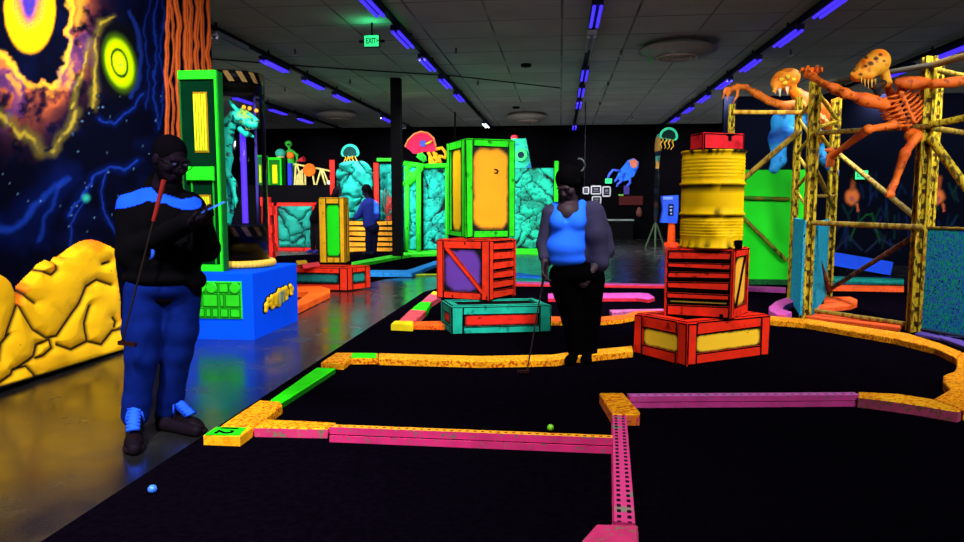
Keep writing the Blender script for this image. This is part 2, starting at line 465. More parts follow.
# ---- painted left wall: a night sky in fluorescent paint
def sky_paint(px, py, V):
    n1 = fbm(px/24, py/24, 3); n2 = fbm(px/9, py/9, 11); n3 = fbm(px/50, py/50, 23)
    C = np.zeros((len(px), 3))
    def put(m, rgb, k=1.0):
        nonlocal C
        m = np.clip(m, 0, 1)[:, None]*k
        C = C*(1-m) + np.array(lin(rgb))*m
    put(np.ones(len(px)), (5, 6, 20))
    put(sstep(.45, .8, n1)*.6, (8, 14, 50))
    wx = px + 10*(n2-.5); wy = py + 10*(n1-.5)
    # orange and violet dust piled around the hollow of the large planet
    w1 = 16*(fbm(px/22, py/22, 31)-.47)+7*(fbm(px/8, py/8, 37)-.47); w2 = 16*(fbm(px/22, py/22, 41)-.47)+7*(fbm(px/8, py/8, 47)-.47)
    ux, uy = px+w1, py+w2
    e1 = [(-40, 30), (-20, 44), (0, 53), (8, 58), (20, 77), (32, 87), (42, 84), (52, 86), (60, 79), (66, 62), (70, 45), (66, 30), (69, 10), (68, -60)]
    hol = inpoly(ux, uy, e1+[(-40, -60)])
    sd_ = seg_d(ux, uy, e1); sd_ = np.where(hol, -sd_, sd_)
    right = sstep(85, 40, uy)*1.0
    wid = 26+18*sstep(60, 110, uy)*sstep(75, 30, ux)
    den = np.exp(-np.abs(np.maximum(sd_, 0)/wid)**1.6)*(sd_ > -2)
    tex = fbm(ux/13, uy/13, 51, 5)
    den = den*sstep(.18, .55, tex)
    put(sstep(.02, .35, den), (44, 20, 34)); put(sstep(.2, .6, den), (112, 50, 40)); put(sstep(.45, .85, den)*sstep(.4, .55, tex), (205, 100, 48)); 
    put(sstep(.5, .62, fbm(ux/18, uy/26, 61))*sstep(.15, .5, den), (66, 36, 96), .75)
    put(sstep(4.5, .3, np.abs(sd_-1.5))*sstep(.3, .5, fbm(px/15, py/15, 71)+.12), (236, 178, 36), .9)
    put(sstep(7, 1, np.abs(sd_-11-7*(tex-.5)))*sstep(.48, .6, fbm(px/17, py/17, 73))*(sd_ > 0), (232, 150, 40), .8)
    for pts, wd in (([(93, 108), (96, 85), (97, 60), (96, 40), (101, 22), (112, 17)], 3.2), ([(74, 108), (78, 86), (86, 64), (90, 40)], 2.6), ([(40, 152), (34, 140), (26, 134), (20, 137), (10, 122), (-6, 112)], 5), ([(52, 152), (60, 140), (72, 126), (77, 114)], 4)):
        dd = seg_d(ux*.6+px*.4, uy*.6+py*.4, pts); put(sstep(wd*2.2, 0, dd)*sstep(.3, .55, fbm(px/10, py/10, 77)+.08), (120, 104, 34), .55); put(sstep(wd*.7, 0, dd)*sstep(.38, .55, fbm(px/10, py/10, 79)+.05), (190, 160, 44), .7)
    # large planet
    q = np.hypot((px-30)/25.5, (py-10)/43)+.05*(n2-.5)+.05*(n1-.5)
    put(sstep(1.05, .95, q), (255, 196, 10)); put(sstep(.9, 1.0, q)*sstep(1.06, 1.0, q)*.6, (150, 90, 10))
    q2 = np.hypot((px-29)/17, (py+2)/31)+.3*(n2-.5)
    put(sstep(1.15, .65, q2), (236, 118, 44)); put(sstep(.72, .3, q2), (150, 80, 110))
    q3 = np.hypot((px-29)/7.5, (py+4)/26)+.2*(n1-.5); put(sstep(1.15, .6, q3), (52, 40, 136))
    put(sstep(.12, .03, np.abs(np.mod(q2*4, 1)-.5))*(q2 < .95)*.5, (100, 50, 60))
    # ringed green planet in its dark hollow
    q = np.hypot((px-119)/22, (py-60)/40); put(sstep(1.2, .8, q), (8, 9, 14))
    put(sstep(3.4, .3, seg_d(ux*.4+px*.6, py, [(128, 12), (138, 30), (142, 55), (140, 80), (131, 97)])), (24, 46, 130), .55)
    q = np.hypot(((px-119.5)-.16*(py-63))/15.5, (py-63)/27)
    put(sstep(1.25, .9, q), (60, 90, 10)); put(sstep(1.02, .74, q), (190, 232, 0))
    put(sstep(.1, .03, np.abs(q-.5)), (46, 66, 12)); put(sstep(.42, .2, q), (205, 222, 20)); put(sstep(.2, .05, np.hypot((px-121)/8, (py-65)/12)), (90, 200, 60)); put(sstep(.12, .04, np.hypot((px-118)/8, (py-62)/12)), (200, 140, 30))
    # blue lightning and drifting blue
    for pts, w, k in (([(-10, 228), (12, 230), (30, 212), (48, 192), (66, 178)], 9, .75),
                      ([(70, 215), (80, 196), (96, 176), (110, 168), (126, 170), (140, 160)], 3.2, .9),
                      ([(108, 172), (102, 190), (104, 212), (116, 232), (124, 242)], 2.4, .75),
                      ([(86, 198), (76, 215), (70, 232), (69, 250)], 2.6, .6),
                      ([(100, 118), (112, 122), (122, 114), (134, 108), (142, 96)], 2.6, .75),
                      ([(158, -20), (152, 20), (158, 60), (153, 100), (158, 130)], 2.4, .6), ([(163, -20), (160, 40), (164, 80), (160, 125)], 1.8, .55),
                      ([(148, -10), (144, 30), (150, 70), (146, 110)], 2.0, .4), ([(40, 240), (52, 205), (60, 180)], 6, .5)):
        dd = seg_d(px*.35+ux*.65, py*.35+uy*.65, pts)
        put(sstep(w*2.6, 0, dd), (8, 22, 84), k*.6); put(sstep(w*.6, 0, dd), (24, 58, 170), k*.8)
    put(sstep(6, .5, np.hypot(px-86, py-198)), (50, 190, 170), .8)
    rs = np.random.RandomState(4)
    for i in range(46):
        sx, sy = rs.uniform(0, 165), rs.uniform(95, 240); put(sstep(1.1, .3, np.hypot(px-sx, py-sy)), (110, 150, 190), rs.uniform(.3, .9))
    # hanging orange roots at the end of the wall
    for x0, w, s, top in ((168, 2.6, 1, 180), (172, 1.6, 2, 190), (178, 3.2, 3, 175), (185, 3.4, 4, 150), (191, 2.4, 5, 160), (197, 3.2, 6, 150), (203, 2.6, 7, 160), (209, 3.0, 8, 170)):
        xx = x0 + 4*(vnoise(py/26, py*0+s, s)-.5) + 2*(vnoise(py/9, py*0, s+9)-.5)
        m = sstep(w, w*.45, np.abs(px-xx))
        put(m*sstep(top+20, top-20, py), (255, 116, 48)); put(sstep(.8, .3, np.abs(px-xx-w*.2))*m, (150, 55, 25), .7)
    return C
def lw():
    ny, nz = 330, 330
    WEND = WX(213.5, 100, WLX).y; Y = np.linspace(3.4, WEND, ny); Z = np.linspace(0, CEIL, nz)
    yy, zz = np.meshgrid(Y, Z, indexing='ij')
    P = np.stack([np.full(yy.size, WLX), yy.ravel(), zz.ravel()], 1)
    px, py = proj(P)
    c = sky_paint(px, py, P)
    a = np.arange(ny*nz).reshape(ny, nz)
    q = np.stack([a[:-1, :-1], a[1:, :-1], a[1:, 1:], a[:-1, 1:]], -1).reshape(-1, 4)
    V = np.concatenate([P, np.array([[WLX-.2, y, z] for y in (3.4, WEND) for z in (0, CEIL)])])
    o = len(P)
    # the thickness of the wall behind its painted face
    ex = [(a[0, 0], a[0, -1], o+1, o), (a[-1, -1], a[-1, 0], o+2, o+3), (o, o+1, o+3, o+2)]
    col = np.concatenate([c, np.full((4, 3), .003)])
    ob = np_mesh('wall_left', V, np.concatenate([q, np.array(ex)]), vcol(.8, .0), None, col, smooth=False)
    struct(ob, 'wall painted with a night sky of planets, orange dust and blue lightning')
lw()
struct(MB().box((WLX-.1, -.7, CEIL/2), (.2, 8.2, CEIL)).build('wall_left_near', WK))
# ---- dark painted partition on the right with its jungle mural
PY = 16.9
def mural_right():
    x0, x1, z0, z1 = 3.72, 15.8, 0.0, 3.85
    nx, nz = 420, 150
    X = np.linspace(x0, x1, nx); Z = np.linspace(z0, z1, nz)
    xx, zz = np.meshgrid(X, Z, indexing='ij')
    P = np.stack([xx.ravel(), np.full(xx.size, PY), zz.ravel()], 1)
    px, py = proj(P)
    n1 = fbm(px/14, py/14, 5); n2 = fbm(px/6, py/6, 8)
    C = np.tile(np.array(lin((5, 7, 16))), (len(px), 1))
    def put(m, rgb, k=1.0):
        nonlocal C
        m = np.clip(m, 0, 1)[:, None]*k; C = C*(1-m)+np.array(lin(rgb))*m
    put(sstep(170, 120, py), (8, 10, 22))
    rs = np.random.RandomState(9)
    for i in range(60):
        x = rs.uniform(835, 990); y = rs.uniform(190, 260); L = rs.uniform(8, 26)
        put(sstep(1.6, .2, seg_d(px+4*(n1-.5), py, [(x, y), (x+rs.uniform(-9, 9), y-L)])), [(14, 28, 70), (10, 26, 52), (12, 40, 40)][i % 3], .6)
    for cx in (852, 938):
        d = np.hypot((px-cx-.12*(196-py))/7.5, (py-197)/9); put(sstep(1.1, .5, d+.4*(n2-.5)), (190, 96, 44), .9)
        put(sstep(3.5, .5, seg_d(px, py, [(cx, 190), (cx+2, 178)])), (130, 62, 30), .8)
        put(sstep(1.5, .3, seg_d(px, py, [(cx+5, 204), (cx+6, 211)])), (190, 90, 50), .8)
        put(sstep(.5, .2, np.hypot((px-cx)/7, (py-199)/8)), (100, 60, 70), .7)
    for pts in ([(850, 240), (856, 225), (866, 215), (872, 214)], [(872, 214), (876, 230), (880, 242)], [(858, 222), (876, 226)]):
        put(sstep(1.4, .2, seg_d(px, py, pts)), (20, 74, 30), .6)
    for pts in ([(836, 250), (848, 236), (862, 250)], [(866, 252), (880, 238), (900, 250)], [(840, 226), (832, 236)]):
        put(sstep(1.8, .2, seg_d(px+3*(n2-.5), py, pts)), (24, 32, 56), .8)
    a = np.arange(nx*nz).reshape(nx, nz)
    q = np.stack([a[:-1, :-1], a[1:, :-1], a[1:, 1:], a[:-1, 1:]], -1).reshape(-1, 4)
    o = len(P); V = np.concatenate([P, np.array([[x, PY+.15, z] for x in (x0, x1) for z in (z0, z1)])])
    ex = [(a[0, -1], a[0, 0], o, o+1), (a[-1, 0], a[-1, -1], o+3, o+2), (o, o+2, o+3, o+1), (a[0, -1], o+1, o+3, a[-1, -1])]
    ob = np_mesh('wall_right', V, np.concatenate([q, np.array(ex)]), vcol(.8, .0), None, np.concatenate([C, np.full((4, 3), .003)]), smooth=False)
    struct(ob, 'dark navy partition with faint painted flames and foliage')
mural_right()
# ---- carpets
CARP = paint((7, 4, 11), .95, .02, .4, 30)
CARP.node_tree.nodes['Principled BSDF'].inputs['Specular IOR Level'].default_value = 0
def gp(pts, z): return [G(x, y, z) for x, y in pts]
e0 = -2.14
tag(MB().prism([(e0, 1.2), (9.5, 1.2), (9.5, 12.75), (5.0, 12.75), (.5, 11.9), (e0+.2, 11.6), (e0, 10.9)], 0, CZ).build('carpet', CARP),
    'wide black carpet of the mini golf course, reaching to the front of the picture', 'carpet')
tag(MB().prism([G(228, 317), G(300, 297), G(385, 279), G(440, 273.5), G(440, 256), G(404, 251.5), G(280, 256), G(150, 280)], 0, CZ).build('carpet', CARP),
    'black carpet of the far hole left of the walkway, under the red pedestal', 'carpet')
# ---- black columns
c = G(398, 259)
struct(MB().box((c.x, c.y, CEIL/2), (.24, .24, CEIL)).build('trim_1', black(.6, .2, (12, 11, 13))), 'square black steel column')
# ---- ceiling light rows
ROWS = {-8.75: ('far left row', [19.0, 21.36, 23.72], []), -5.9: ('row left of the column', [14.3, 16.6, 18.8, 23.77], [12.3, 25.9]),
        -2.73: ('row above the black column', [10.1, 12.25, 14.5, 16.8, 19.1, 25.9], []), .51: ('middle row over the woman', [11.1, 16.1, 18.5, 20.85, 27.0], [12.95]),
        3.86: ('row above the yellow drum', [10.9, 12.9, 15.3, 17.65, 20.0, 22.35, 24.8], []), 7.28: ('right row behind the orange skeleton', [14.3, 16.5], [])}
UV = emit((64, 44, 255), 1.4, 'violet_tube'); UV2 = emit((225, 240, 255), 2.5, 'white_tube'); DEAD = paint((150, 150, 165), .4, .4)
RAILM = black(.5, .3, (16, 15, 18)); HOUS = paint((30, 26, 70), .6, .1)
ORD = ['nearest', 'second', 'third', 'fourth', 'fifth', 'sixth', 'seventh']
for rx, (rn, lit, dead) in ROWS.items():
    r = MB().box((rx, 17.5, CEIL-.11), (.09, 21.5 if rx > -5 else 19.5, .06))
    for k in range(10): r.box((rx, 8.5+2.2*k, CEIL-.04), (.03, .03, .08))
    if rx < -5: r = MB().box((rx, 18.5, CEIL-.11), (.09, 19.3, .06)); [r.box((rx, 9.6+2.2*k, CEIL-.04), (.03, .03, .08)) for k in range(9)]
    tag(r.build('ceiling_rail', RAILM), 'long black ceiling rail carrying the tubes of the ' + rn, 'rail')
    for i, y in enumerate(sorted(lit+dead)):
        isd = y in dead; wh = y == 25.9 and not isd
        t = thing('tube_light', (rx, y, CEIL-.3), ('unlit grey' if isd else 'bright white' if wh else 'glowing violet') + ' twin tube, %s from the viewer in the %s' % ('nearest' if i == 0 else ORD[i]+'', rn), 'light', 'tube lights under the ceiling')
        MB().box((rx, y, CEIL-.2), (.16, 1.22, .08)).build('housing', HOUS if not isd else DEAD, t)
        for s in (-1, 1):
            MB().tube((rx+s*.05, y-.58, CEIL-.27), (rx+s*.05, y+.58, CEIL-.27), .026).build('tube', DEAD if isd else UV2 if wh else UV, t)
# added white area lamps stand in for the blacklight, some where no tube hangs
LIGHTS = []
def lamp(x, y, e, tilt, roll=0, L=1.2, w=.22, col=(.93, .95, 1.0), z=CEIL-.48):
    l = bpy.data.lights.new('uv_stand_in', 'AREA'); l.shape = 'RECTANGLE'; l.size = w; l.size_y = L*.5; l.energy = e; l.color = col
    o = bpy.data.objects.new('uv_stand_in', l); COL.objects.link(o); l.spread = math.radians(84); o.location = (x, y, z); o.rotation_euler = (tilt, roll, 0); LIGHTS.append(o)
for rx in (-8.75, -5.9, -2.73, .51, 3.86, 7.28, 10.6):
    y0 = 1.2 if rx > -5 else 10.6
    k = 0
    while y0 + 3.1*k < 28:
        yk = y0+3.1*k; side = rx == -2.73 and 3 < yk < 5
        lamp(rx, yk, E_LAMP*(1.6 if side else 1.9 if (rx == -2.73 and yk < 2) else 1.5 if yk < 5 else 1.5 if (rx < -5 and yk < 18) else 1.1), math.radians(42 if side else 30 if yk < 2 else 44 if yk < 5 else -14 if k % 4 == 3 else 50), roll=math.radians(38 if side else 30 if (rx == .51 and yk < 2) else (0 if yk < 3 or k % 4 == 3 else 32 if k % 2 else -32))); k += 1
# ---- saucer shaped air vents, exit signs, sprinklers, cable
def saucer(x, y, r, label):
    t = thing('ceiling_vent', (x, y, CEIL-.35), label, 'vent', 'saucer shaped vents on the ceiling')
    z = CEIL
    MB().lathe((x, y, z), [(r*.55, 0), (r*.75, -.03), (r, -.12), (r*1.0, -.14), (r*.8, -.22), (r*.62, -.27), (r*.55, -.26), (.02, -.26)], 36).build('rim', paint((140, 132, 120), .4, .5), t)
    b = MB()
    for q in (.52, .4, .27, .14): b.lathe((x, y, z), [(r*q, -.255), (r*q+.012, -.285), (r*q-.02, -.29), (r*q-.05, -.26)], 28, cap=False)
    b.build('cone', paint((175, 158, 140), .4, .5), t)
    return t
saucer(2.24, 14.3, .75, 'large round metal vent on the ceiling above the yellow drum')
saucer(-1.15, 24.6, .72, 'round metal vent on the ceiling to the right behind the row over the column')
saucer(-7.5, 23.4, .72, 'round metal vent on the ceiling left of the black column')
p = D(651, 60, 14.3)
tag(MB().path([p+Vector((0, 0, .22)), p+Vector((.02, 0, .1)), p+Vector((-.02, 0, 0)), p+Vector((.01, 0, -.09))], [.012, .03, .025, .008]).build('hanging_tag', paint((40, 190, 70))), 'little green tag hanging from the rim of the large round vent', 'tag')
def text_mesh(body, size, ext):
    c = bpy.data.curves.new('t', 'FONT'); c.body = body; c.size = size; c.extrude = ext; c.align_x = 'CENTER'; c.align_y = 'CENTER'; c.offset = size*.018
    o = bpy.data.objects.new('t', c); COL.objects.link(o)
    me = bpy.data.meshes.new_from_object(o.evaluated_get(bpy.context.evaluated_depsgraph_get()))
    bpy.data.objects.remove(o); bpy.data.curves.remove(c)
    return me
def lettering(name, body, size, ext, M, mat, parent):
    me = text_mesh(body, size, ext); off = Vector(ORG[parent.name])
    me.transform(Matrix.Translation(-off) @ M); me.materials.clear(); me.materials.append(mat)
    me.name = name
    return link(name, me, parent, off)
EXG = emit((60, 255, 150), 1.0, 'exit_green')
def exit_sign(P, w, label, hang):
    t = thing('exit_sign', P, label, 'sign'); h = w*.72; B = black(.4, .3, (6, 20, 9))
    b = MB().box(P, (w*1.12, .06, h*1.15)).box(P+Vector((-w*.75, 0, 0)), (w*.25, .07, h*.22)).box(P+Vector((w*.75, 0, 0)), (w*.25, .07, h*.22))
    if hang: b.tube(P+Vector((0, 0, h*.5)), Vector((P.x, P.y, CEIL)), .018)
    b.build('housing', B, t)
    pl = MB().box(P-Vector((0, .034, 0)), (w, .01, h)).build('face', EXG, t)
    M = Matrix.Translation(P-Vector((w*.04, .042, 0))) @ Matrix.Rotation(math.pi/2, 4, 'X') @ Matrix.Diagonal((.8, 1.25, 1, 1))
    lettering('lettering', 'EXIT', w*.42, .002, M, paint((4, 60, 26)), t)
    M2 = Matrix.Translation(P-Vector((-w*.42, .042, 0))) @ Matrix.Rotation(math.pi/2, 4, 'X')
    lettering('arrow', '>', w*.34, .002, M2, paint((4, 60, 26)), t)
    l = bpy.data.lights.new('exit_glow', 'AREA'); l.size = w; l.size_y = w*.4; l.shape = 'RECTANGLE'; l.energy = 2.2 if hang else .6; l.color = (.05, 1, .35)
    o = bpy.data.objects.new('exit_glow', l); COL.objects.link(o); o.location = P+Vector((0, -.12, h*.3)); o.rotation_euler = (math.pi, 0, 0)
    if not hang: o.rotation_euler = (math.pi/2, 0, math.pi)
exit_sign(D(372, 41.5, 12.1), .25, 'green EXIT sign hanging from the ceiling near the top of the picture', True)
exit_sign(D(608.5, 181, 28.35), .26, 'small green EXIT sign on the far black wall behind the woman', False)
exit_sign(D(861, 175, 16.8), .27, 'green EXIT sign on the dark mural partition at the right', False)
sp0 = None
spots = [((295, 52), 'beside the violet tubes left of the hanging exit sign'), ((350, 82), 'left of the black column'), ((456, 51), 'right of the row over the column'), ((478, 83), 'above the green framed locker'),
         ((621, 53), 'left of the largest saucer vent'), ((608, 84), 'below and left of the largest saucer vent'), ((791, 53), 'right of the drum row, high above the scaffold'), ((600, 104), 'over the far wall near the middle row'),
         ((632, 118), 'farthest, near the far wall'), ((285, 90), 'over the glass tank')]
for (x, y), lb in spots:
    g = G(x, y, CEIL-.06)
    t = thing('sprinkler', (g.x, g.y, CEIL-.1), 'small grey ceiling sprinkler, ' + lb, 'sprinkler', 'sprinklers on the ceiling')
    MB().tube((g.x, g.y, CEIL), (g.x, g.y, CEIL-.1), .02).build('stem', paint((90, 90, 90)), t)
    MB().lathe((g.x, g.y, CEIL-.13), [(.005, 0), (.055, .005), (.06, .018), (.02, .03)], 12).build('deflector', paint((170, 165, 150), .4, .5), t)
for (x, y), lb in (((526, 66), 'near the hanging cable'), ((516, 108), 'beside the saucer vent over the locker')):
    g = G(x, y, CEIL-.04)
    tag(MB().lathe((g.x, g.y, CEIL-.07), [(.03, 0), (.11, .01), (.12, .05), (.12, .07)], 18).build('smoke_detector', black(.5, .3, (14, 14, 14))), 'small round black detector on the ceiling, ' + lb, 'detector')
g = D(456, 140, 9.2)
cb = [D(455, y, 24) for y in (107, 120, 138)]
tag(MB().path([Vector((cb[0].x, 24, CEIL)), cb[0], cb[1], cb[2]], .03).build('ceiling_cable', black(.5, .3, (20, 20, 22))), 'black cable dropping from the ceiling behind the green framed locker', 'cable')
tag(MB().path([Vector((.75, 22, CEIL)), Vector((.75, 22, 3.0)), Vector((.74, 22, 1.9))], .015).build('ceiling_cable', black(.5, .3, (26, 26, 30))), 'thin grey cable hanging down behind the woman from the ceiling', 'cable')
a, b = G(200, 58, CEIL-.03), G(560, 88, CEIL-.03)
tag(MB().path([a, G(330, 68, CEIL-.03), G(455, 76, CEIL-.03), b], .014).build('ceiling_wire', black(.5, .2, (12, 12, 12))), 'thin black wire strung across under the ceiling tiles', 'wire')
# ================================================================== KERBS OF THE MINI GOLF HOLES
YEL = osb((255, 172, 18), (190, 70, 4), .49); ORG_K = osb((255, 110, 22), (205, 45, 8)); PINKP = osb((216, 54, 112), (120, 110, 80), .56, 30)
YTOP = osb((255, 186, 24), (215, 95, 10), .5)
LIME = paint((42, 235, 12)); DLIME = paint((20, 120, 14))
PERF = perf((216, 62, 128), (12, 8, 10), .056, 2, .55, (130, 130, 110)); PERFS = osb((226, 46, 118), (110, 96, 84), .58, 45)
DOTY = perf((245, 165, 30), (150, 40, 30), .045, 1, .4, (230, 120, 30)); LILP = perf((196, 96, 170), (120, 60, 120), .06, 1, .35, (150, 110, 150)); LILS = osb((206, 60, 140), (130, 80, 110), .58, 45)
def kerb(name, px, h, mats, label, cat='kerb', bev=.008, z0=CZ):
    poly = gp(px, z0+h)
    return tag(MB().prism(poly, z0, z0+h, 0, 1 if isinstance(mats, tuple) else 0, bev).build(name, list(mats) if isinstance(mats, tuple) else mats), label, cat)
# block with the hole number
blk = gp([(215.8, 426.4), (252.5, 427), (240, 436), (203.3, 434.7)], CZ+.062)
cen = sum(blk, Vector())/4
t = thing('hole_marker', (cen.x, cen.y, CZ), 'yellow kerb block with a green plate numbered 12', 'hole marker')
MB().prism(blk, CZ, CZ+.062, 0, 0, .006).build('block', osb((255, 180, 20), (230, 140, 10)), t)
pl = gp([(217, 426.7), (246.5, 427.3), (239.4, 435), (205, 434.2)], CZ+.066)
MB().prism(pl, CZ+.06, CZ+.066).build('number_plate', paint((30, 205, 20)), t)
d = (blk[1]-blk[0]).normalized()
M = Matrix.Translation(Vector((cen.x-.01, cen.y, CZ+.068))) @ Matrix.Rotation(-math.pi/2, 4, 'Z') @ Matrix.Diagonal((1.1, 1.15, 1, 1))
lettering('number', '12', .125, .001, M, black(.7, .1), t)
kerb('kerb_board', [(220.6, 425.3), (259.2, 399.9), (280.4, 401.5), (282.3, 405), (264.4, 418.6), (253, 426.6)], .058, YEL, 'orange chipboard kerb running back from the numbered block along the walkway')
kerb('kerb_board', [(265, 418.9), (336, 422.3), (327.6, 428.4), (253.8, 426.9)], .062, (YEL, PINKP), 'yellow topped kerb board with a dull pink side, right of the numbered block')
def rail(name, pa, pb, w, h, mats, label):
    a, b = G(*pa, CZ+h), G(*pb, CZ+h)
    d = (b-a).normalized(); nn = Vector((d.y, -d.x, 0))*.006
    m = MB().rail(a, b, w, CZ+h*.52, CZ+h, 0, 1).rail(a, b, w-.012, CZ+h*.44, CZ+h*.52, 2, 2).rail(a+nn, b+nn, w, CZ, CZ+h*.44, 1, 1)
    return tag(m.build(name, list(mats)+[black(.8, .05, (60, 14, 34))]), label, 'kerb')
rail('perforated_kerb', (331, 425.6), (612.5, 436.6), .05, .09, (DOTY, PERFS), 'long pink perforated kerb rail with a yellow edge, across the middle of the front carpet')
kerb('kerb_block', [(599.5, 392.8), (623.6, 392.8), (640.2, 411.5), (639.5, 414), (612.9, 414.2)], .075, (YEL, osb((230, 120, 20), (200, 60, 80), .5)), 'orange kerb block where three pink rails meet')
rail('perforated_kerb', (619.4, 415), (624.6, 522.5), .088, .07, (PERF, PERFS), 'pink perforated kerb rail running towards the viewer from the orange block')
kerb('kerb_block', [(596, 523.8), (638, 524.5), (640, 566), (562, 562)], .08, PINKP, 'pink kerb block cut off by the bottom edge of the picture')
rail('perforated_kerb', (628.5, 395.0), (857, 393.6), .075, .08, (LILP, LILS), 'lilac pink perforated kerb rail right of the orange block')
PS_ = osb((190, 70, 110), (120, 80, 60), .5)
kerb('kerb_board', [(858, 391.6), (897, 393.5), (932, 398.8), (961.5, 409.5), (958, 411.2), (916, 404.2), (880, 399.3), (858, 396.8)], .075, (YTOP, PS_), 'yellow topped curved kerb with a pink side at the lower right')
kerb('kerb_block', [(962.5, 352), (992, 364), (1003, 405), (963.5, 409.7), (933.5, 398.6), (950, 389), (943, 380.7), (943.5, 375), (954.6, 371), (957, 365.5), (956.5, 358.5)], .07, YEL, 'broad orange kerb with a jagged inner edge at the right side of the picture')
kerb('kerb_board', [(767.8, 315.7), (810.7, 319), (846.7, 324.6), (907.5, 333), (940.7, 343.3), (962, 351.6), (956, 358.1), (935.2, 347.9), (893.7, 338), (843.9, 329.7), (805, 323), (767.8, 320)], .06, YEL, 'long curved orange kerb in front of the scaffold towers')
# border nearer the crates
kerb('kerb_board', [(321, 362), (336, 352.4), (378, 352.9), (378, 358), (350, 358.2), (343.5, 363.6)], .055, YEL, 'orange corner kerb at the far end of the lime green board')
kerb('kerb_patch', [(353, 352.9), (376.5, 353.1), (376, 357.6), (350.5, 357.4)], .004, LIME, 'lime green patch lying on the orange corner kerb', 'patch', 0, CZ+.055)
kerb('kerb_board', [(270, 399.6), (316.5, 367.3), (335.5, 368), (281.8, 402.2)], .045, (LIME, DLIME), 'lime green kerb board beside the walkway')
kerb('kerb_board', [(378.6, 353), (480, 355.8), (551, 354.4), (574, 351.2), (574, 356.4), (556, 359.5), (480, 361), (378.6, 358.2)], .06, (YTOP, YEL), 'orange speckled kerb running behind the club head')
kerb('kerb_board', [(575, 351.1), (632, 345.6), (633, 350.8), (575, 356.3)], .06, (YTOP, YEL), 'short orange speckled kerb between the woman and the red pedestal')
kerb('kerb_board', [(549.5, 316), (590, 317.5), (624, 314.6), (637, 310.4), (664, 310), (664, 314.6), (640, 315.6), (620, 319.4), (592, 322), (549.5, 321)], .05, (ORG_K, YEL), 'orange kerb curving behind the woman towards the red crate')
kerb('kerb_board', [(609.5, 309.6), (664, 308.6), (664, 310), (637, 310.2), (612, 312.8)], .06, osb((190, 100, 170), (150, 60, 60)), 'thin lilac kerb strip behind the orange curve')
kerb('kerb_board', [(665.5, 309.8), (767.2, 315.6), (767.2, 319.8), (665.5, 314.4)], .05, YEL, 'orange kerb hidden mostly behind the red slatted crate')
# small corner left of the teal crate
kerb('kerb_block', [(391, 322.3), (394.3, 320.3), (413.9, 320.6), (412.8, 323.2)], .09, osb((240, 215, 20), (255, 170, 20), .6), 'bright yellow rounded kerb end left of the teal crate', bev=.02)
kerb('kerb_board', [(399.5, 319.7), (410, 309.4), (426, 310.6), (415, 320.3)], .075, osb((230, 80, 90), (180, 60, 50), .6), 'pink red kerb piece behind the bright yellow kerb end')
kerb('kerb_board', [(411.2, 308.9), (420, 301.8), (431, 302), (427, 310.3)], .075, LIME, 'lime green kerb piece between two pink ones left of the crates')
kerb('kerb_board', [(421, 301.5), (429.5, 293.9), (441, 295.8), (432, 301.7)], .075, osb((225, 80, 100), (150, 70, 110), .6), 'pink kerb piece close beside the red crate')
kerb('kerb_block', [(430.5, 293.5), (432.5, 291.2), (441, 291.4), (441, 295.4)], .08, paint((235, 220, 40)), 'small yellow kerb tip at the corner of the red crate')
kerb('kerb_board', [(414.5, 321.4), (444.6, 320.6), (445, 325.5), (413.2, 325)], .05, ORG_K, 'orange red kerb leading into the side of the teal crate')
# beyond the woman
LIL = osb((225, 60, 90), (170, 90, 170), .55)
kerb('kerb_board', [(515, 281.4), (666, 283.8), (666, 285.4), (515, 283.2)], .05, (osb((205, 75, 150), (170, 90, 170)), paint((235, 50, 60))), 'long pink kerb along the far edge of the carpet behind the woman')
kerb('kerb_board', [(548, 293.4), (640, 292.6), (649, 293.4), (654.8, 297), (649, 299), (637, 297.6), (548, 298)], .055, (osb((205, 70, 160), (170, 90, 180)), paint((235, 45, 65))), 'short pink kerb ending beside the red crate, nearer than the long pink one')
kerb('kerb_board', [(514, 272.2), (541, 275.4), (541, 277.6), (514, 275.8)], .07, osb((40, 130, 235), (20, 60, 180)), 'blue kerb right of the crates in front of the woman', z0=0)
kerb('kerb_board', [(514, 277.6), (553, 279), (554, 281.4), (514, 280.4)], .05, osb((20, 165, 130), (16, 110, 120)), 'teal kerb in front of the blue one beside the red crate', z0=0)
kerb('kerb_board', [(366.5, 270), (407, 270), (438, 260), (438, 263.5), (411.5, 273.2), (367, 273)], .07, osb((50, 160, 240), (30, 110, 210)), 'sky blue kerb bending to the right behind the walkway')
kerb('kerb_strip', [(412, 273.7), (440, 273.6), (440, 274.4), (410, 274.6)], .015, paint((180, 215, 40)), 'thin yellow green strip at the far end of the walkway')
kerb('kerb_board', [(351.5, 262), (404, 252.6), (440, 251.7), (440, 253.4), (411, 254.4), (352, 265)], .07, osb((60, 235, 40), (20, 150, 30), .6), 'long lime green kerb in front of the plank wall and teal rock panels')
kerb('kerb_board', [(515, 249.6), (556, 250.6), (556, 252.2), (515, 251.4)], .07, paint((50, 220, 30)), 'lime green kerb below the tall teal panel beside the woman', z0=0)
# left, around the blue pedestal
OR2 = osb((255, 96, 20), (225, 60, 10), .62)
kerb('kerb_board', [(292, 286), (322, 286.2), (330, 288.6), (330, 292), (308, 302), (292, 309.5), (292, 304), (304, 296), (309, 291.5), (292, 291.5)], .09, OR2, 'orange red kerb with a corner right of the blue pedestal')
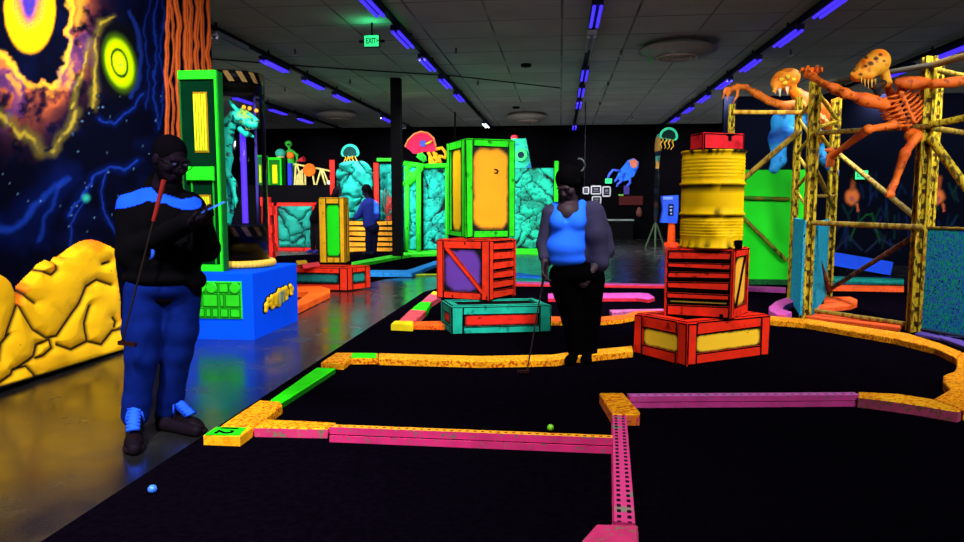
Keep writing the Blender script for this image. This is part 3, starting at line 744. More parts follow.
# right side
ORR = osb((255, 96, 34), (200, 60, 70), .58)
kerb('kerb_board', [(824, 296.6), (850.8, 296.6), (857.5, 299.5), (857, 303), (850.8, 305.2), (820, 308.4), (805, 310.6), (801, 306.8), (828, 303.6), (840, 301.2), (824, 301)], .06, ORR, 'orange kerb looping around inside the scaffold tower')
kerb('kerb_board', [(786.5, 297.4), (776, 301), (768.8, 306.5), (769.5, 310.4), (777, 314), (786, 314.8), (792, 311.8), (782, 308.6), (786, 304.4), (795, 301)], .09, osb((190, 80, 190), (235, 90, 90), .5), 'violet pink kerb curving around the foot of the scaffold tower')
kerb('kerb_board', [(806, 312.6), (845, 316), (902, 324), (900, 327.4), (840, 320), (806, 316)], .045, ORR, 'low orange board behind the long curved kerb, between the towers')
kerb('kerb_board', [(745.7, 285.4), (786, 287.3), (786, 289.4), (745.7, 287.6)], .06, osb((180, 70, 150), (120, 50, 130)), 'violet kerb in front of the big green sheet')
kerb('kerb_board', [(829, 284.6), (904, 285.8), (904, 288.4), (829, 287.2)], .06, ORR, 'orange kerb at the far edge of the right carpet')
kerb('kerb_board', [(829, 275.8), (904, 278.6), (904, 280.2), (829, 277.6)], .06, osb((20, 150, 130), (20, 90, 120)), 'teal kerb behind the orange one at the right', z0=0)
kerb('kerb_board', [(921, 331), (962, 339.8), (975, 345), (968, 347.5), (940, 337.5), (915, 332.6)], .03, osb((120, 90, 190), (60, 60, 150)), 'low violet board under the stippled right panel')
kerb('kerb_board', [(926, 327.6), (966, 326), (990, 331), (985, 335), (940, 331.8)], .045, osb((120, 110, 200), (70, 60, 160)), 'violet and blue kerb behind the stippled right panel')
# balls
def ball(px, py, z, r, rgb, label):
    g = G(px, py, z+r*.0)
    o = MB().ball((g.x, g.y, z+r), r, n=20).build('golf_ball', paint(rgb, .35, .5, .03), origin=(g.x, g.y, z)); tag(o, label, 'ball')
ball(152.5, 493.5, CZ, .0215, (60, 125, 255), 'blue glowing golf ball on the front carpet near the man')
ball(550.5, 431, CZ, .0215, (120, 200, 30), 'yellow green golf ball behind the long pink rail')
# ================================================================== CRATES, LOCKERS, PEDESTALS
RED = (240, 52, 24); TEAL = (22, 172, 142); GRN = (40, 222, 28)
INKM = black(.7, .1)
class Crate:
    """four upright corners: left L, near corner C, right R seen from the viewer; the far corner closes the box"""
    def __init__(s, L, C_, R, z0, z1, zl=None, zr=None):
        L, C_, R = (Vector((p[0], p[1], 0)) for p in (L, C_, R)); B = L+R-C_
        s.L, s.C, s.R, s.B, s.z0, s.z1 = L, C_, R, B, z0, z1
        up = lambda p, z: Vector((p.x, p.y, z))
        s.left = (up(L, z0), up(C_, z0), up(C_, z1), up(L, z1))
        s.right = (up(C_, z0), up(R, z0), up(R, z1), up(C_, z1))
        s.backr = (up(R, z0), up(B, z0), up(B, z1), up(R, z1))
        s.backl = (up(B, z0), up(L, z0), up(L, z1), up(B, z1))
        s.top = (up(C_, z1), up(R, z1), up(B, z1), up(L, z1))
        s.mid = (L+R)/2
    def core(s, mb, m=1, inset=0.0, drop=.003):
        mb.prism([s.L, s.C, s.R, s.B], s.z0, s.z1-drop, m, m)
    def frame(s, mb, face, wl, wr, wb, wt, th=.022, m=0, jit=.004, ch=.01):
        lu = (face[1]-face[0]).length; lv = (face[3]-face[0]).length
        e = 0.0
        mb.fbox(face, -th*.6/lu, wl/lu, 0, 1, 0, th, m, 1, ch, jit); mb.fbox(face, 1-wr/lu, 1+th*.6/lu, 0, 1, 0, th, m, 1, ch, jit)
        mb.fbox(face, (wl+e)/lu, 1-(wr+e)/lu, 0, wb/lv, 0, th, m, 1, ch, jit); mb.fbox(face, (wl+e)/lu, 1-(wr+e)/lu, 1-wt/lv, 1, 0, th, m, 1, ch, jit)
    def lid(s, mb, wd, th=.012, m=0):
        f = s.top
        lu = (f[1]-f[0]).length; lv = (f[3]-f[0]).length
        mb.fbox(f, 0, 1, 0, wd/lv, -.004, th, m, 1, .012); mb.fbox(f, 0, 1, 1-wd/lv, 1, -.004, th, m, 1, .012)
        mb.fbox(f, 0, wd/lu, wd/lv, 1-wd/lv, -.004, th, m, 1, .012); mb.fbox(f, 1-wd/lu, 1, wd/lv, 1-wd/lv, -.004, th, m, 1, .012)
def panel(name, face, u0, u1, v0, v1, w, rgb, parent, fade=.12, rough=.04, rgb2=None, seed=1, n=26, marks=()):
    """brush painted panel, its edges airbrushed black"""
    p00, p10, p11, p01 = face; nn = (p10-p00).cross(p01-p00).normalized()
    U = np.linspace(0, 1, n); uu, vv = np.meshgrid(U, U, indexing='ij'); a = (u0+(u1-u0)*uu).ravel(); b = (v0+(v1-v0)*vv).ravel()
    A = [np.array(p) for p in face]; N = np.array(nn)
    P = (A[0][None]*((1-a)*(1-b))[:, None] + A[1][None]*(a*(1-b))[:, None] + A[2][None]*(a*b)[:, None] + A[3][None]*((1-a)*b)[:, None])
    lu = (p10-p00).length*(u1-u0); lv = (p01-p00).length*(v1-v0); ms = min(lu, lv)
    x, y = uu.ravel()*lu, vv.ravel()*lv
    # distance to the rounded edge
    qx = np.abs(x-lu/2)-lu/2+ms*.32; qy = np.abs(y-lv/2)-lv/2+ms*.32
    d = -(np.hypot(np.maximum(qx, 0), np.maximum(qy, 0))+np.minimum(np.maximum(qx, qy), 0)-ms*.32)
    d = d + ms*rough*2*(fbm(x*6/ms+seed, y*6/ms, seed)-.5)
    f = sstep(0, fade*ms, d)[:, None]
    c1 = np.array(lin(rgb)); c2 = np.array(lin(rgb2 or rgb)); t = fbm(x*2.5/ms, y*2.5/ms, seed+3)[:, None]
    C = (c1*t+c2*(1-t))*f + np.array(lin(INK))*(1-f)
    for mu, mv, mr in marks:
        k = sstep(mr, mr*.5, np.hypot(x-mu*lu, y-mv*lv))[:, None]; C = C*(1-k)+np.array(lin(INK))*k
    i = np.arange(n*n).reshape(n, n)
    q = np.stack([i[:-1, :-1], i[1:, :-1], i[1:, 1:], i[:-1, 1:]], -1).reshape(-1, 4)
    # folded edge back to the body so the panel has its thickness
    ring = np.concatenate([i[:, 0], i[-1, 1:], i[-2::-1, -1], i[0, -2:0:-1]])
    V = np.concatenate([P+N*w, P[ring]]); m = len(ring); o = n*n
    sk = np.array([(ring[k], o+k, o+(k+1) % m, ring[(k+1) % m]) for k in range(m)])
    return np_mesh(name, V, np.concatenate([q, sk]), vcol(.6, .2), parent, np.concatenate([C, C[ring]]), smooth=False)
def crate_root(name, c, label, cat='crate'):
    return thing(name, (c.mid.x, c.mid.y, c.z0), label, cat)
REDM = osb(RED, (120, 22, 10), .62, 14); TEALM = osb((28, 180, 148), (14, 110, 92), .6, 12); GRNM = osb((46, 228, 30), (18, 130, 14), .62, 10)
YELM = osb((255, 190, 30), (150, 90, 10), .63, 10)
# --- low teal crate with a red panel
A, B_ = G(453, 334, CZ), G(549, 331.5, CZ); Lp = G(443, 326, CZ)
cr = Crate(Lp, A, B_, CZ, .305)
t = crate_root('low_crate', cr, 'low teal crate with a red front panel, under the red crate with the purple panel')
b = MB(); cr.core(b); cr.frame(b, cr.left, .09, .06, .08, .09); cr.frame(b, cr.right, .11, .11, .075, .09); cr.lid(b, .09)
cr.frame(b, cr.backr, .1, .1, .08, .08); cr.frame(b, cr.backl, .1, .1, .08, .08)
b.build('frame', [TEALM, INKM], t)
panel('panel', cr.right, .12, .88, .285, .7, .01, (245, 40, 16), t, .2, .08, (215, 26, 10), 5, marks=((.62, .55, .02), (.2, .7, .012)))
panel('panel', cr.left, .3, .75, .32, .68, .01, (235, 50, 30), t, .3)
TZ = .317
# --- red crate with purple panel
Cc, Ll, Rr = G(489, 300.5, TZ), G(438.6, 297.5, TZ), G(513.9, 296, TZ)
zt = D(489, 241, Cc.y).z
cr = Crate(Ll, Cc, Rr, TZ, zt)
t = crate_root('wooden_crate', cr, 'red slatted crate with a purple panel and diagonal board, standing on the low teal crate')
b = MB(); cr.core(b); cr.frame(b, cr.left, .075, .085, .085, .1); 
for k in range(6):
    v0 = .02+.163*k; b.fbox(cr.right, .1, .99, v0, v0+.135, 0, .018, 0, 1, .012, .006)
b.fbox(cr.right, -.05, .12, 0, 1, 0, .024, 0, 1, .012, .004); b.fbox(cr.right, .93, 1.03, 0, 1, 0, .022, 0, 1, .012, .004)
cr.frame(b, cr.backr, .09, .09, .1, .1); cr.frame(b, cr.backl, .09, .09, .1, .1); cr.lid(b, .08)
b.build('frame', [REDM, INKM], t)
panel('panel', cr.left, .12, .86, .12, .85, .008, (112, 62, 170), t, .09, .05, (96, 52, 150), 3)
br = MB(); f = cr.left; p = lambda u, v: f[0]*(1-u)*(1-v)+f[1]*u*(1-v)+f[2]*u*v+f[3]*(1-u)*v
br.fbox((p(.86, .1), p(.97, .1)+Vector((0, 0, .0)), p(.24, .87), p(.11, .87)), 0, 1, 0, 1, .004, .02, 0, 1, .01)
br.build('diagonal_board', [REDM, INKM], t)
nb = MB()
for px_, py_ in ((.3, .04), (.97, .05), (.55, .95)): nb.fbox(f, px_-.012, px_+.012, py_-.02, py_+.02, .02, .026, 0, 0, .002)
nb.build('nail', INKM, t)
RZ = cr.z1+.013
# --- green framed locker with yellow panels
Cy = 8.35
Cc = D(466.8, 240, Cy); Ll = D(449.5, 238, 8.95); Rr = D(513, 238.8, 8.62)
zt = D(466.8, 139, Cy).z
cr = Crate(Ll, Cc, Rr, RZ, zt)
t = crate_root('locker', cr, 'tall green framed locker with yellow orange panels on top of the red crate', 'locker')
b = MB(); cr.core(b)
cr.frame(b, cr.left, .1, .1, .07, .1, .03); cr.frame(b, cr.right, .075, .07, .085, .09, .03, jit=.006)
cr.frame(b, cr.backr, .09, .09, .1, .1); cr.frame(b, cr.backl, .09, .09, .1, .1); cr.lid(b, .07)
b.build('frame', [GRNM, INKM], t)
panel('panel', cr.right, .1, .905, .07, .925, .012, (255, 170, 8), t, .12, .04, (255, 156, 4), 8, 40, marks=((.68, .7, .012), (.3, .6, .006), (.52, .16, .007)))
panel('panel', cr.left, .25, .76, .06, .92, .012, (255, 214, 10), t, .12, .04, (255, 198, 8), 9)
hd = MB(); f = cr.right
q = f[0]*(1-.62)*(1-.68)+f[1]*.62*(1-.68)+f[2]*.62*.68+f[3]*(1-.62)*.68
hd.path([q+Vector((.03*math.cos(a)+.0, -.02, .022*math.sin(a))) for a in np.linspace(-2.2, 2.2, 10)], .008)
hd.build('latch', INKM, t)
# --- wide red pedestal on the right
Cc, Ll, Rr = G(686.3, 365.7, CZ), G(636, 352.8, CZ), G(765.8, 354.3, CZ)
zt = D(686.3, 323.6, Cc.y).z
cr = Crate(Ll, Cc, Rr, CZ, zt)
t = crate_root('low_pedestal', cr, 'wide low red pedestal with yellow panels, under the drum stack', 'pedestal')
b = MB(); cr.core(b); cr.frame(b, cr.left, .1, .1, .095, .105, .024, jit=.006, ch=.012); cr.frame(b, cr.right, .09, .1, .1, .105, .024, jit=.006, ch=.012)
cr.frame(b, cr.backr, .12, .12, .1, .1); cr.frame(b, cr.backl, .12, .12, .1, .1)
cr.lid(b, .12)
b.build('frame', [osb((244, 44, 18), (150, 20, 8), .64, 8), INKM], t)
panel('panel', cr.left, .17, .86, .27, .71, .01, (255, 206, 44), t, .14, .06, (255, 196, 34), 4)
panel('panel', cr.right, .1, .9, .27, .71, .01, (255, 202, 42), t, .14, .05, (255, 194, 34), 6, 40, marks=((.8, .8, .008),))
PZ = cr.z1+.013
# --- red slatted crate on the pedestal
Cc, Ll, Rr = G(729.7, 319, PZ), G(666.2, 315.8, PZ), G(745.2, 312.3, PZ)
zt = D(729.7, 250.6, Cc.y).z
cr = Crate(Ll, Cc, Rr, PZ, zt)
t = crate_root('wooden_crate', cr, 'red slatted crate under the yellow drum, a braced yellow panel on its right side')
b = MB(); cr.core(b)
vs = [(0, .19), (.225, .245), (.25, .37), (.4, .535), (.565, .68), (.71, .82), (.85, .99)]
for i, (v0, v1) in enumerate(vs):
    if i == 1: continue
    b.fbox(cr.left, 0, .985, v0+.01, v1-.008, 0, .02, 0, 1, .012, .006)
cr.frame(b, cr.right, .045, .04, .09, .07, .018, ch=.008)
cr.frame(b, cr.backr, .08, .08, .1, .1); cr.frame(b, cr.backl, .08, .08, .1, .1); cr.lid(b, .08)
b.build('frame', [osb((238, 44, 22), (110, 16, 8), .6, 9), INKM], t)
s_ = MB(); s_.fbox(cr.left, .06, .95, .215, .242, 0, .014, 0, 1, .004, .002); s_.build('gold_slat', [paint((170, 130, 40)), INKM], t)
panel('panel', cr.right, .16, .86, .15, .89, .008, (250, 182, 50), t, .1, .04, (240, 170, 40), 2)
br = MB(); f = cr.right; p = lambda u, v: f[0]*(1-u)*(1-v)+f[1]*u*(1-v)+f[2]*u*v+f[3]*(1-u)*v
br.fbox((p(.2, .12), p(.3, .12), p(.82, .9), p(.72, .9)), 0, 1, 0, 1, .006, .018, 0, 0, .004); br.build('diagonal_board', [black(.7, .05, (40, 16, 8)), INKM], t)
nb = MB()
nb.fbox(cr.left, .84, .9, .0, .07, .022, .03, 0, 0, .002); nb.build('bracket', INKM, t)
DZ = cr.z1+.013; DC = cr.mid
# --- dented yellow drum
dc = D(710.5, 249, 6.78)
top = D(710.5, 152.5, 6.78).z; hh = top-DZ; r0 = .278
cx, cy = DC.x+.0, DC.y
cx = D(710.5, 249, cy).x
t = thing('oil_drum', (cx, cy, DZ), 'dented yellow steel drum on the red slatted crate', 'drum')
prof = [(.02, .012), (r0-.02, .012), (r0-.004, .0), (r0+.008, .006), (r0+.006, .016), (r0-.006, .024)]
def ribs(za, zb, n):
    o = []
    for k in range(n):
        z = za+(zb-za)*(k+.5)/n; d = (zb-za)/n
        o += [(r0-.005, z-d*.4), (r0-.001, z-d*.12), (r0-.001, z+d*.12), (r0-.005, z+d*.4)]
    return o
def ring(z): return [(r0-.006, z-.018), (r0+.012, z-.006), (r0+.012, z+.006), (r0-.006, z+.018)]
prof += ribs(.1, hh*.33-.03, 6) + ring(hh*.35) + [(r0-.005, hh*.44), (r0-.005, hh*.56)] + ring(hh*.66) + ribs(hh*.66+.05, hh-.06, 6)
prof += [(r0-.006, hh-.022), (r0+.008, hh-.014), (r0+.008, hh-.004), (r0-.004, hh), (r0-.02, hh-.012), (.02, hh-.012)]
n = 72; V = []
for r, z in prof:
    for k in range(n):
        a = 2*math.pi*k/n; rr = r
        # a shallow dent low on the front and one in the middle band
        if .05 < r:
            for a0, z0_, w, h_, dp in ((-1.15, hh*.2, .34, .09, .035), (-1.9, hh*.12, .25, .06, .018), (-1.55, hh*.32, .5, .05, .012)):
                rr -= dp*math.exp(-((a-2*math.pi-a0 if a > math.pi else a-a0)/w)**2-((z-z0_)/h_)**2)
        V.append((cx+rr*math.cos(a), cy+rr*math.sin(a), DZ+z))
V = np.array(V); Lp = len(prof); i = np.arange(Lp*n).reshape(Lp, n)
q = np.stack([i[:-1], np.roll(i[:-1], -1, 1), np.roll(i[1:], -1, 1), i[1:]], -1).reshape(-1, 4)
zz = V[:, 2]-DZ; an = np.arctan2(V[:, 1]-cy, V[:, 0]-cx)
C = np.array(lin((240, 188, 4)))[None]*np.ones((len(V), 1))
nz_ = fbm(an*6, zz*14, 3)
def dk(m, rgb=(28, 24, 8), k=1):
    global C
    m = np.clip(m, 0, 1)[:, None]*k; C = C*(1-m)+np.array(lin(rgb))*m
dk(sstep(.62, .75, nz_), (205, 150, 4), .6)
for zr in (hh*.35, hh*.66): dk(sstep(.02, .006, np.abs(zz-(zr-.02)))*sstep(.3, .5, fbm(an*5, zz*0+zr, 6)+.12))
dk(sstep(hh-.05, hh-.02, zz)*sstep(.45, .6, fbm(an*8, zz*0, 9)+.05)); dk(sstep(.05, .01, zz)*sstep(.5, .6, fbm(an*7, zz*0, 12)))
dk(sstep(.06, .02, np.hypot((an+1.9)*.3, zz-.05))); dk(sstep(.05, .02, np.hypot((an+1.6)*.3, zz-hh*.355)), k=.8)
np_mesh('shell', V, q, vcol(.6, .06), t, C)
tag(MB().box((cx+.235, cy-.255, DZ+.035), (.035, .03, .07)).build('bung_block', INKM, t), 'x', 'x') if False else MB().box((cx+.19, cy-.235, DZ+.04), (.04, .05, .075), .7).build('black_tab', INKM, t)
OZ = DZ+hh
# --- red box on the drum
Cc = D(703.2, 151.5, cy-.27); Ll = D(690.6, 151, cy-.05); Rr = D(743, 151.5, cy-.10)
zt = D(703.2, 133, cy-.27).z
cr = Crate(Ll, Cc, Rr, OZ, zt)
t = crate_root('wooden_box', cr, 'small crimson box lying on top of the yellow drum', 'box')
b = MB(); cr.core(b, 0); RB = osb((232, 34, 44), (170, 16, 28), .6, 8)
for f in (cr.left, cr.right, cr.backr, cr.backl): b.fbox(f, .0, 1, 0, 1, 0, .008, 0, 1, .012)
b.fbox(cr.right, .6, .68, .55, 1, .008, .012, 1, 1, .002); b.fbox(cr.right, .55, .73, .86, 1, .008, .012, 1, 1, .002)
cr.lid(b, .2, .01); b.build('shell', [RB, INKM], t)
# ================================================================== TANK GROUP ON THE BLUE PEDESTAL
Cc = G(254.5, 340, 0)
zt = D(254.5, 273, Cc.y).z
x0, x1, y0, y1 = -4.12, Cc.x, Cc.y, G(296, 321, 0).y+.04
t = thing('blue_pedestal', ((x0+x1)/2, (y0+y1)/2, 0), 'large bright blue pedestal on the floor, carrying the cabinet and glass tank', 'pedestal')
BL = paint((4, 78, 255), .85, .02, .1, 3)
MB().prism([(x0, y0), (x1, y0), (x1, y1), (x0, y1)], 0, zt, 0, 0, .012).build('plinth', BL, t)
# green moulded blocks on its front
PX0 = D(197, 310, y0).x; PX1 = D(242.6, 310, y0).x; pz0 = D(242, 319, y0).z; pz1 = D(242, 281.5, y0).z
g_ = MB(); f = (Vector((PX0, y0, pz0)), Vector((PX1, y0, pz0)), Vector((PX1, y0, pz1)), Vector((PX0, y0, pz1)))
g_.fbox(f, 0, 1, 0, 1, 0, .012, 0, 0, .004)
for u0, u1, v0, v1 in ((.02, .23, .7, .97), (.25, .5, .7, .97), (.52, .74, .7, .97), (.76, .98, .7, .97), (.02, .14, .32, .67), (.16, .5, .32, .67), (.53, .63, .32, .67), (.65, .98, .32, .67), (.02, .2, .04, .29), (.22, .34, .04, .29), (.36, .5, .04, .29), (.53, .72, .04, .29), (.75, .98, .04, .29)):
    g_.fbox(f, u0, u1, v0, v1, .012, .03, 0, 1, .012)
for u, v in ((.37, .83), (.87, .83), (.12, .83)):
    q = f[0]*(1-u)*(1-v)+f[1]*u*(1-v)+f[2]*u*v+f[3]*(1-u)*v
    g_.lathe(q, [(0, 0)], 3, cap=False) if False else g_.tube(q+Vector((0, -.025, 0)), q+Vector((0, -.042, 0)), .06, .05, 20, 0)
g_.build('block_relief', [paint((34, 205, 24), .5, .3, .2, 6), paint((10, 120, 10))], t)
# gold emblem on its right side
def emblem():
    A0, A1 = WX(262.5, 306, x1), WX(291.5, 289, x1)
    cy_, cz_ = (A0.y+A1.y)/2, (A0.z+A1.z)/2
    hl = (A1.y-A0.y)/2
    prims = []
    tilt = (A1.z-A0.z)/(A1.y-A0.y)
    def E(u, v, r, th=.03): return ell((x1+.012, cy_+u*hl, cz_+v*.1+u*hl*tilt*1.0), (th, r, r*.85))
    for u, v, r in ((0, 0, .1), (-.3, .2, .065), (.28, .34, .065), (-.25, -.38, .06), (.22, -.42, .06), (-.55, -.05, .06), (.55, .02, .06), (-.85, -.12, .05), (-.72, .42, .035), (-.9, -.55, .035), (.9, .1, .05), (.8, .55, .035), (.86, -.4, .035), (.02, .68, .045), (-.02, -.76, .045), (.46, .58, .04), (-.46, -.62, .04), (-.5, .5, .035), (.48, -.6, .035), (.3, .0, .06), (-.28, -.1, .06)): prims.append(E(u, v, r))
    e = body('emblem', prims, .012, [paint((250, 196, 24), .5, .1, .5, 20)], t, .012)
    e['label'] = 'gold cartouche emblem with a grey centre'
    k = MB(); 
    for du in (-.09, .09): k.box((x1+.05, cy_+du*hl*1.2, cz_+du*.06), (.016, .035, .13))
    k.box((x1+.05, cy_, cz_+.05), (.014, .12, .025))
    k.build('emblem_mark', paint((120, 140, 110), .4, .4), e)
    o = body('emblem_outline_board', [ell((x1+.002, p_[1][1], p_[1][2]), (.014, p_[2][1]+.014, p_[2][2]+.014)) for p_ in prims], .012, [INKM], t, .012)  # black backing board that outlines the emblem
    o.name = 'emblem_backing'
emblem()
BZ = zt
# --- tall cabinet
xa, xb = D(179.2, 72, 7.0).x, D(216.5, 72, 7.0).x; zt = D(200, 71.5, 7.0).z; ya = 7.0; yb = 7.1
t = thing('tall_cabinet', ((xa+xb)/2, (ya+yb)/2, BZ), 'tall dark green cabinet with bright green edges and yellow vents on the blue pedestal', 'cabinet')
MB().prism([(xa, ya), (xb, ya), (xb, yb), (xa, yb)], BZ, zt, 0).build('body', paint((3, 40, 20), .8, .03, .3, 3), t)
f = (Vector((xa, ya, BZ)), Vector((xb, ya, BZ)), Vector((xb, ya, zt)), Vector((xa, ya, zt)))
e_ = MB(); e_.fbox(f, -.02, 1.0, .96, 1.005, 0, .03, 0, 0, .004); e_.fbox(f, .945, 1.0, 0, .96, 0, .03, 0, 0, .004); e_.fbox(f, 0, .955, 0, .035, 0, .03, 0, 0, .004)
e_.fbox(f, -.02, .02, 0, .96, -.01, .012, 1, 1, .004)
e_.box((xb+.006, (ya+yb)/2, (BZ+zt)/2), (.012, yb-ya, zt-BZ), m=1)
e_.build('edge_trim', [paint((36, 225, 30)), paint((10, 95, 34))], t)
def vent(v0, v1):
    k = MB(); k.fbox(f, .35, .73, v0, v1, 0, .012, 0, 0, .003)
    for j in range(5): k.fbox(f, .37+.07*j, .415+.07*j, v0+.01, v1-.01, .012, .024, 1, 1, .003)
    k.build('vent', [paint((150, 110, 10)), paint((205, 222, 30))], t)
vent(.6, .9); vent(.24, .39); vent(.06, .16)
k = MB(); k.fbox(f, .14, .88, .46, .53, .02, .06, 0, 0, .01); k.fbox(f, .22, .25, .04, .47, .0, .02, 1, 1, .002); k.fbox(f, .8, .83, .04, .47, 0, .02, 1, 1, .002)
k.build('handle_bar', [paint((30, 215, 26)), paint((20, 160, 30))], t)
# --- glass tank with a creature model
tx, ty = D(241.5, 268, 7.6).x, 7.6; tr = D(265.5, 200, 7.6).x-tx; tzt = D(241, 74.5, 7.6).z
t = thing('glass_tank', (tx, ty, BZ), 'round glass tank with striped bands at top and bottom on the blue pedestal', 'tank')
pr = [(tr+.05, 0)]
rg = MB()
for k in range(30):
    pass
n = 72
V = []; rp = 30
for j in range(rp*2):
    pass
def ribbed_ring(c, R, r, ribs_, mat, name, parent):
    nu, nv = ribs_*6, 10; V = []
    for i in range(nu):
        a = 2*math.pi*i/nu; rr = r*(1-.16*(math.cos(a*ribs_)+1)/2)
        for j in range(nv):
            b_ = 2*math.pi*j/nv; V.append((c[0]+(R+rr*math.cos(b_))*math.cos(a), c[1]+(R+rr*math.cos(b_))*math.sin(a), c[2]+rr*math.sin(b_)))
    I = np.arange(nu*nv).reshape(nu, nv)
    q = np.stack([I, np.roll(I, -1, 0), np.roll(np.roll(I, -1, 0), -1, 1), np.roll(I, -1, 1)], -1).reshape(-1, 4)
    return np_mesh(name, V, q, mat, parent)
ribbed_ring((tx, ty, BZ+.045), tr+.03, .046, 48, paint((225, 180, 55), .5, .3), 'hose_ring', t)
def stripes(name, z0_, z1_, n_):
    b = MB(); b.lathe((tx, ty, 0), [(tr-.015, z0_), (tr-.006, z0_), (tr-.006, z1_), (tr-.015, z1_)], 48, 0)
    for k in range(n_):
        a = 2*math.pi*k/n_; vs = []
        for s in range(5):
            for zq, sh in ((z0_+.01, 0), (z1_-.01, -.22)):
                aa = a+sh+.2*s/4; vs.append((tx+(tr-.003)*math.cos(aa), ty+(tr-.003)*math.sin(aa), zq))
        b.add(vs, [(2*s, 2*s+2, 2*s+3, 2*s+1) for s in range(4)], 1)
    return b.build(name, [black(.5, .3), paint((120, 92, 48))], t)
zA = D(241, 226, 7.34).z; zB = D(241, 237.5, 7.34).z
stripes('striped_band', zB, zA, 14); stripes('striped_cap', tzt-.13, tzt, 14)
MB().lathe((tx, ty, 0), [(.01, BZ+.002), (tr-.02, BZ+.002), (tr-.02, zB), (.01, zB)], 40).build('base_drum', black(.3, .5, (10, 8, 8)), t)
MB().lathe((tx, ty, 0), [(.01, tzt-.2), (tr-.02, tzt-.2), (tr-.02, tzt), (.01, tzt)], 40).build('cap_drum', black(.4, .4, (12, 10, 8)), t)
MB().tube((tx+.0, ty+.14, zA+.02), (tx+.0, ty+.14, D(241, 132, 7.7).z), .034).build('violet_lamp', emit((88, 50, 255), .95), t)
MB().tube((tx+.17, ty+.1, zA-.08), (tx+.17, ty+.1, tzt-.18), .016).build('lamp_rod', paint((70, 60, 150)), t)
m, nt, bs = base_mat('clear_acrylic', .03, .5)
tr_ = node(nt, 'ShaderNodeBsdfTransparent'); tr_.inputs[0].default_value = (.97, .98, .99, 1); gl = node(nt, 'ShaderNodeBsdfGlossy'); gl.inputs['Roughness'].default_value = .06
fr = node(nt, 'ShaderNodeFresnel'); fr.inputs[0].default_value = 1.2
mx = node(nt, 'ShaderNodeMixShader'); nt.links.new(fr.outputs[0], mx.inputs[0]); nt.links.new(tr_.outputs[0], mx.inputs[1]); nt.links.new(gl.outputs[0], mx.inputs[2])
nt.links.new(mx.outputs[0], nt.nodes['Material Output'].inputs[0])
GLASS = m
MB().lathe((tx, ty, 0), [(tr-.004, BZ+.01), (tr, BZ+.01), (tr, tzt-.005), (tr-.004, tzt-.005)], 64, cap=False).build('glass_cylinder', GLASS, t)
# creature inside: a reptile head on a bent neck, an arm hanging down
cy_ = 7.57
J = lambda x, y, dy=0.0: np.array(D(x, y, cy_+dy))
pr = []
pr += chain([J(236, 112, .05), J(229, 124, .02), J(226, 140, .0), J(227, 158, .0)], [.055, .075, .07, .055])          # neck down
pr += [ell(J(240, 118), (.12, .08, .075), rotm(y=.25)), ell(J(250, 124, -.03), (.09, .06, .055), rotm(y=.3)), cap(J(246, 132), J(252.5, 136.5, -.03), .026, .018),
       cap(J(240, 129), J(247, 136), .03, .024), cap(J(234, 108), J(229, 100), .03, .012), cap(J(243, 110), J(258, 121, -.02), .03, .02)]
pr += chain([J(228, 158), J(226, 172), J(232, 182, -.02), J(234, 194, -.03)], [.06, .045, .04, .022])                           # arm
for dx, dd, L in ((-3, .02, 9), (-1, -.01, 13), (1.5, -.02, 11), (3, .01, 7)): pr += chain([J(234, 193, -.03+dd), J(234+dx, 198+L*.3, -.03+dd), J(234+dx*.9, 197+L, -.02+dd)], [.018, .014, .005], .008)
pr += chain([J(227, 166, .05), J(225, 190, .05), J(228, 212, .05), J(226, 226, .04)], [.05, .05, .06, .05])                      # leg and hanging tail
def ccol(V):
    nn_ = fbm(V[:, 0]*26+V[:, 2]*9, V[:, 2]*22, 3)
    a = np.array(lin((30, 225, 190))); b_ = np.array(lin((8, 70, 60))); g2 = np.array(lin((150, 200, 60)))
    c = a*(1-sstep(.5, .62, nn_)[:, None])+b_*sstep(.5, .62, nn_)[:, None]
    hd_ = sstep(.14, .05, np.abs(V[:, 0]-J(249, 122)[0]))*sstep(J(0, 130)[2], J(0, 122)[2], V[:, 2]); hd_ = (hd_*sstep(.4, .55, fbm(V[:, 0]*30, V[:, 2]*30, 9)))[:, None]
    return c*(1-hd_)+g2*hd_
t2 = thing('creature_model', tuple(J(230, 226)), 'teal reptile creature model with three glowing orange eyes inside the glass tank', 'creature model')
V, q = sdf(pr, .008, .025); np_mesh('creature_body', V, q, vcol(.5, .3), t2, ccol(V))
for ex, ey in ((243.8, 107), (249.6, 108.4), (256.4, 110.6)):
    MB().ball(J(ex, ey, -.06), .021).build('eye', emit((255, 150, 30), 2.2), t2)
tt = MB()
for k in range(5): tt.tube(J(246+k*1.7, 127-.2*k, -.05), J(246.2+k*1.7, 130.5-.2*k, -.05), .007, .001, 6)
tt.build('teeth', paint((190, 210, 150)), t2)
m_ = MB().box(J(252, 98, .0), (.01, .01, .01)) if False else None
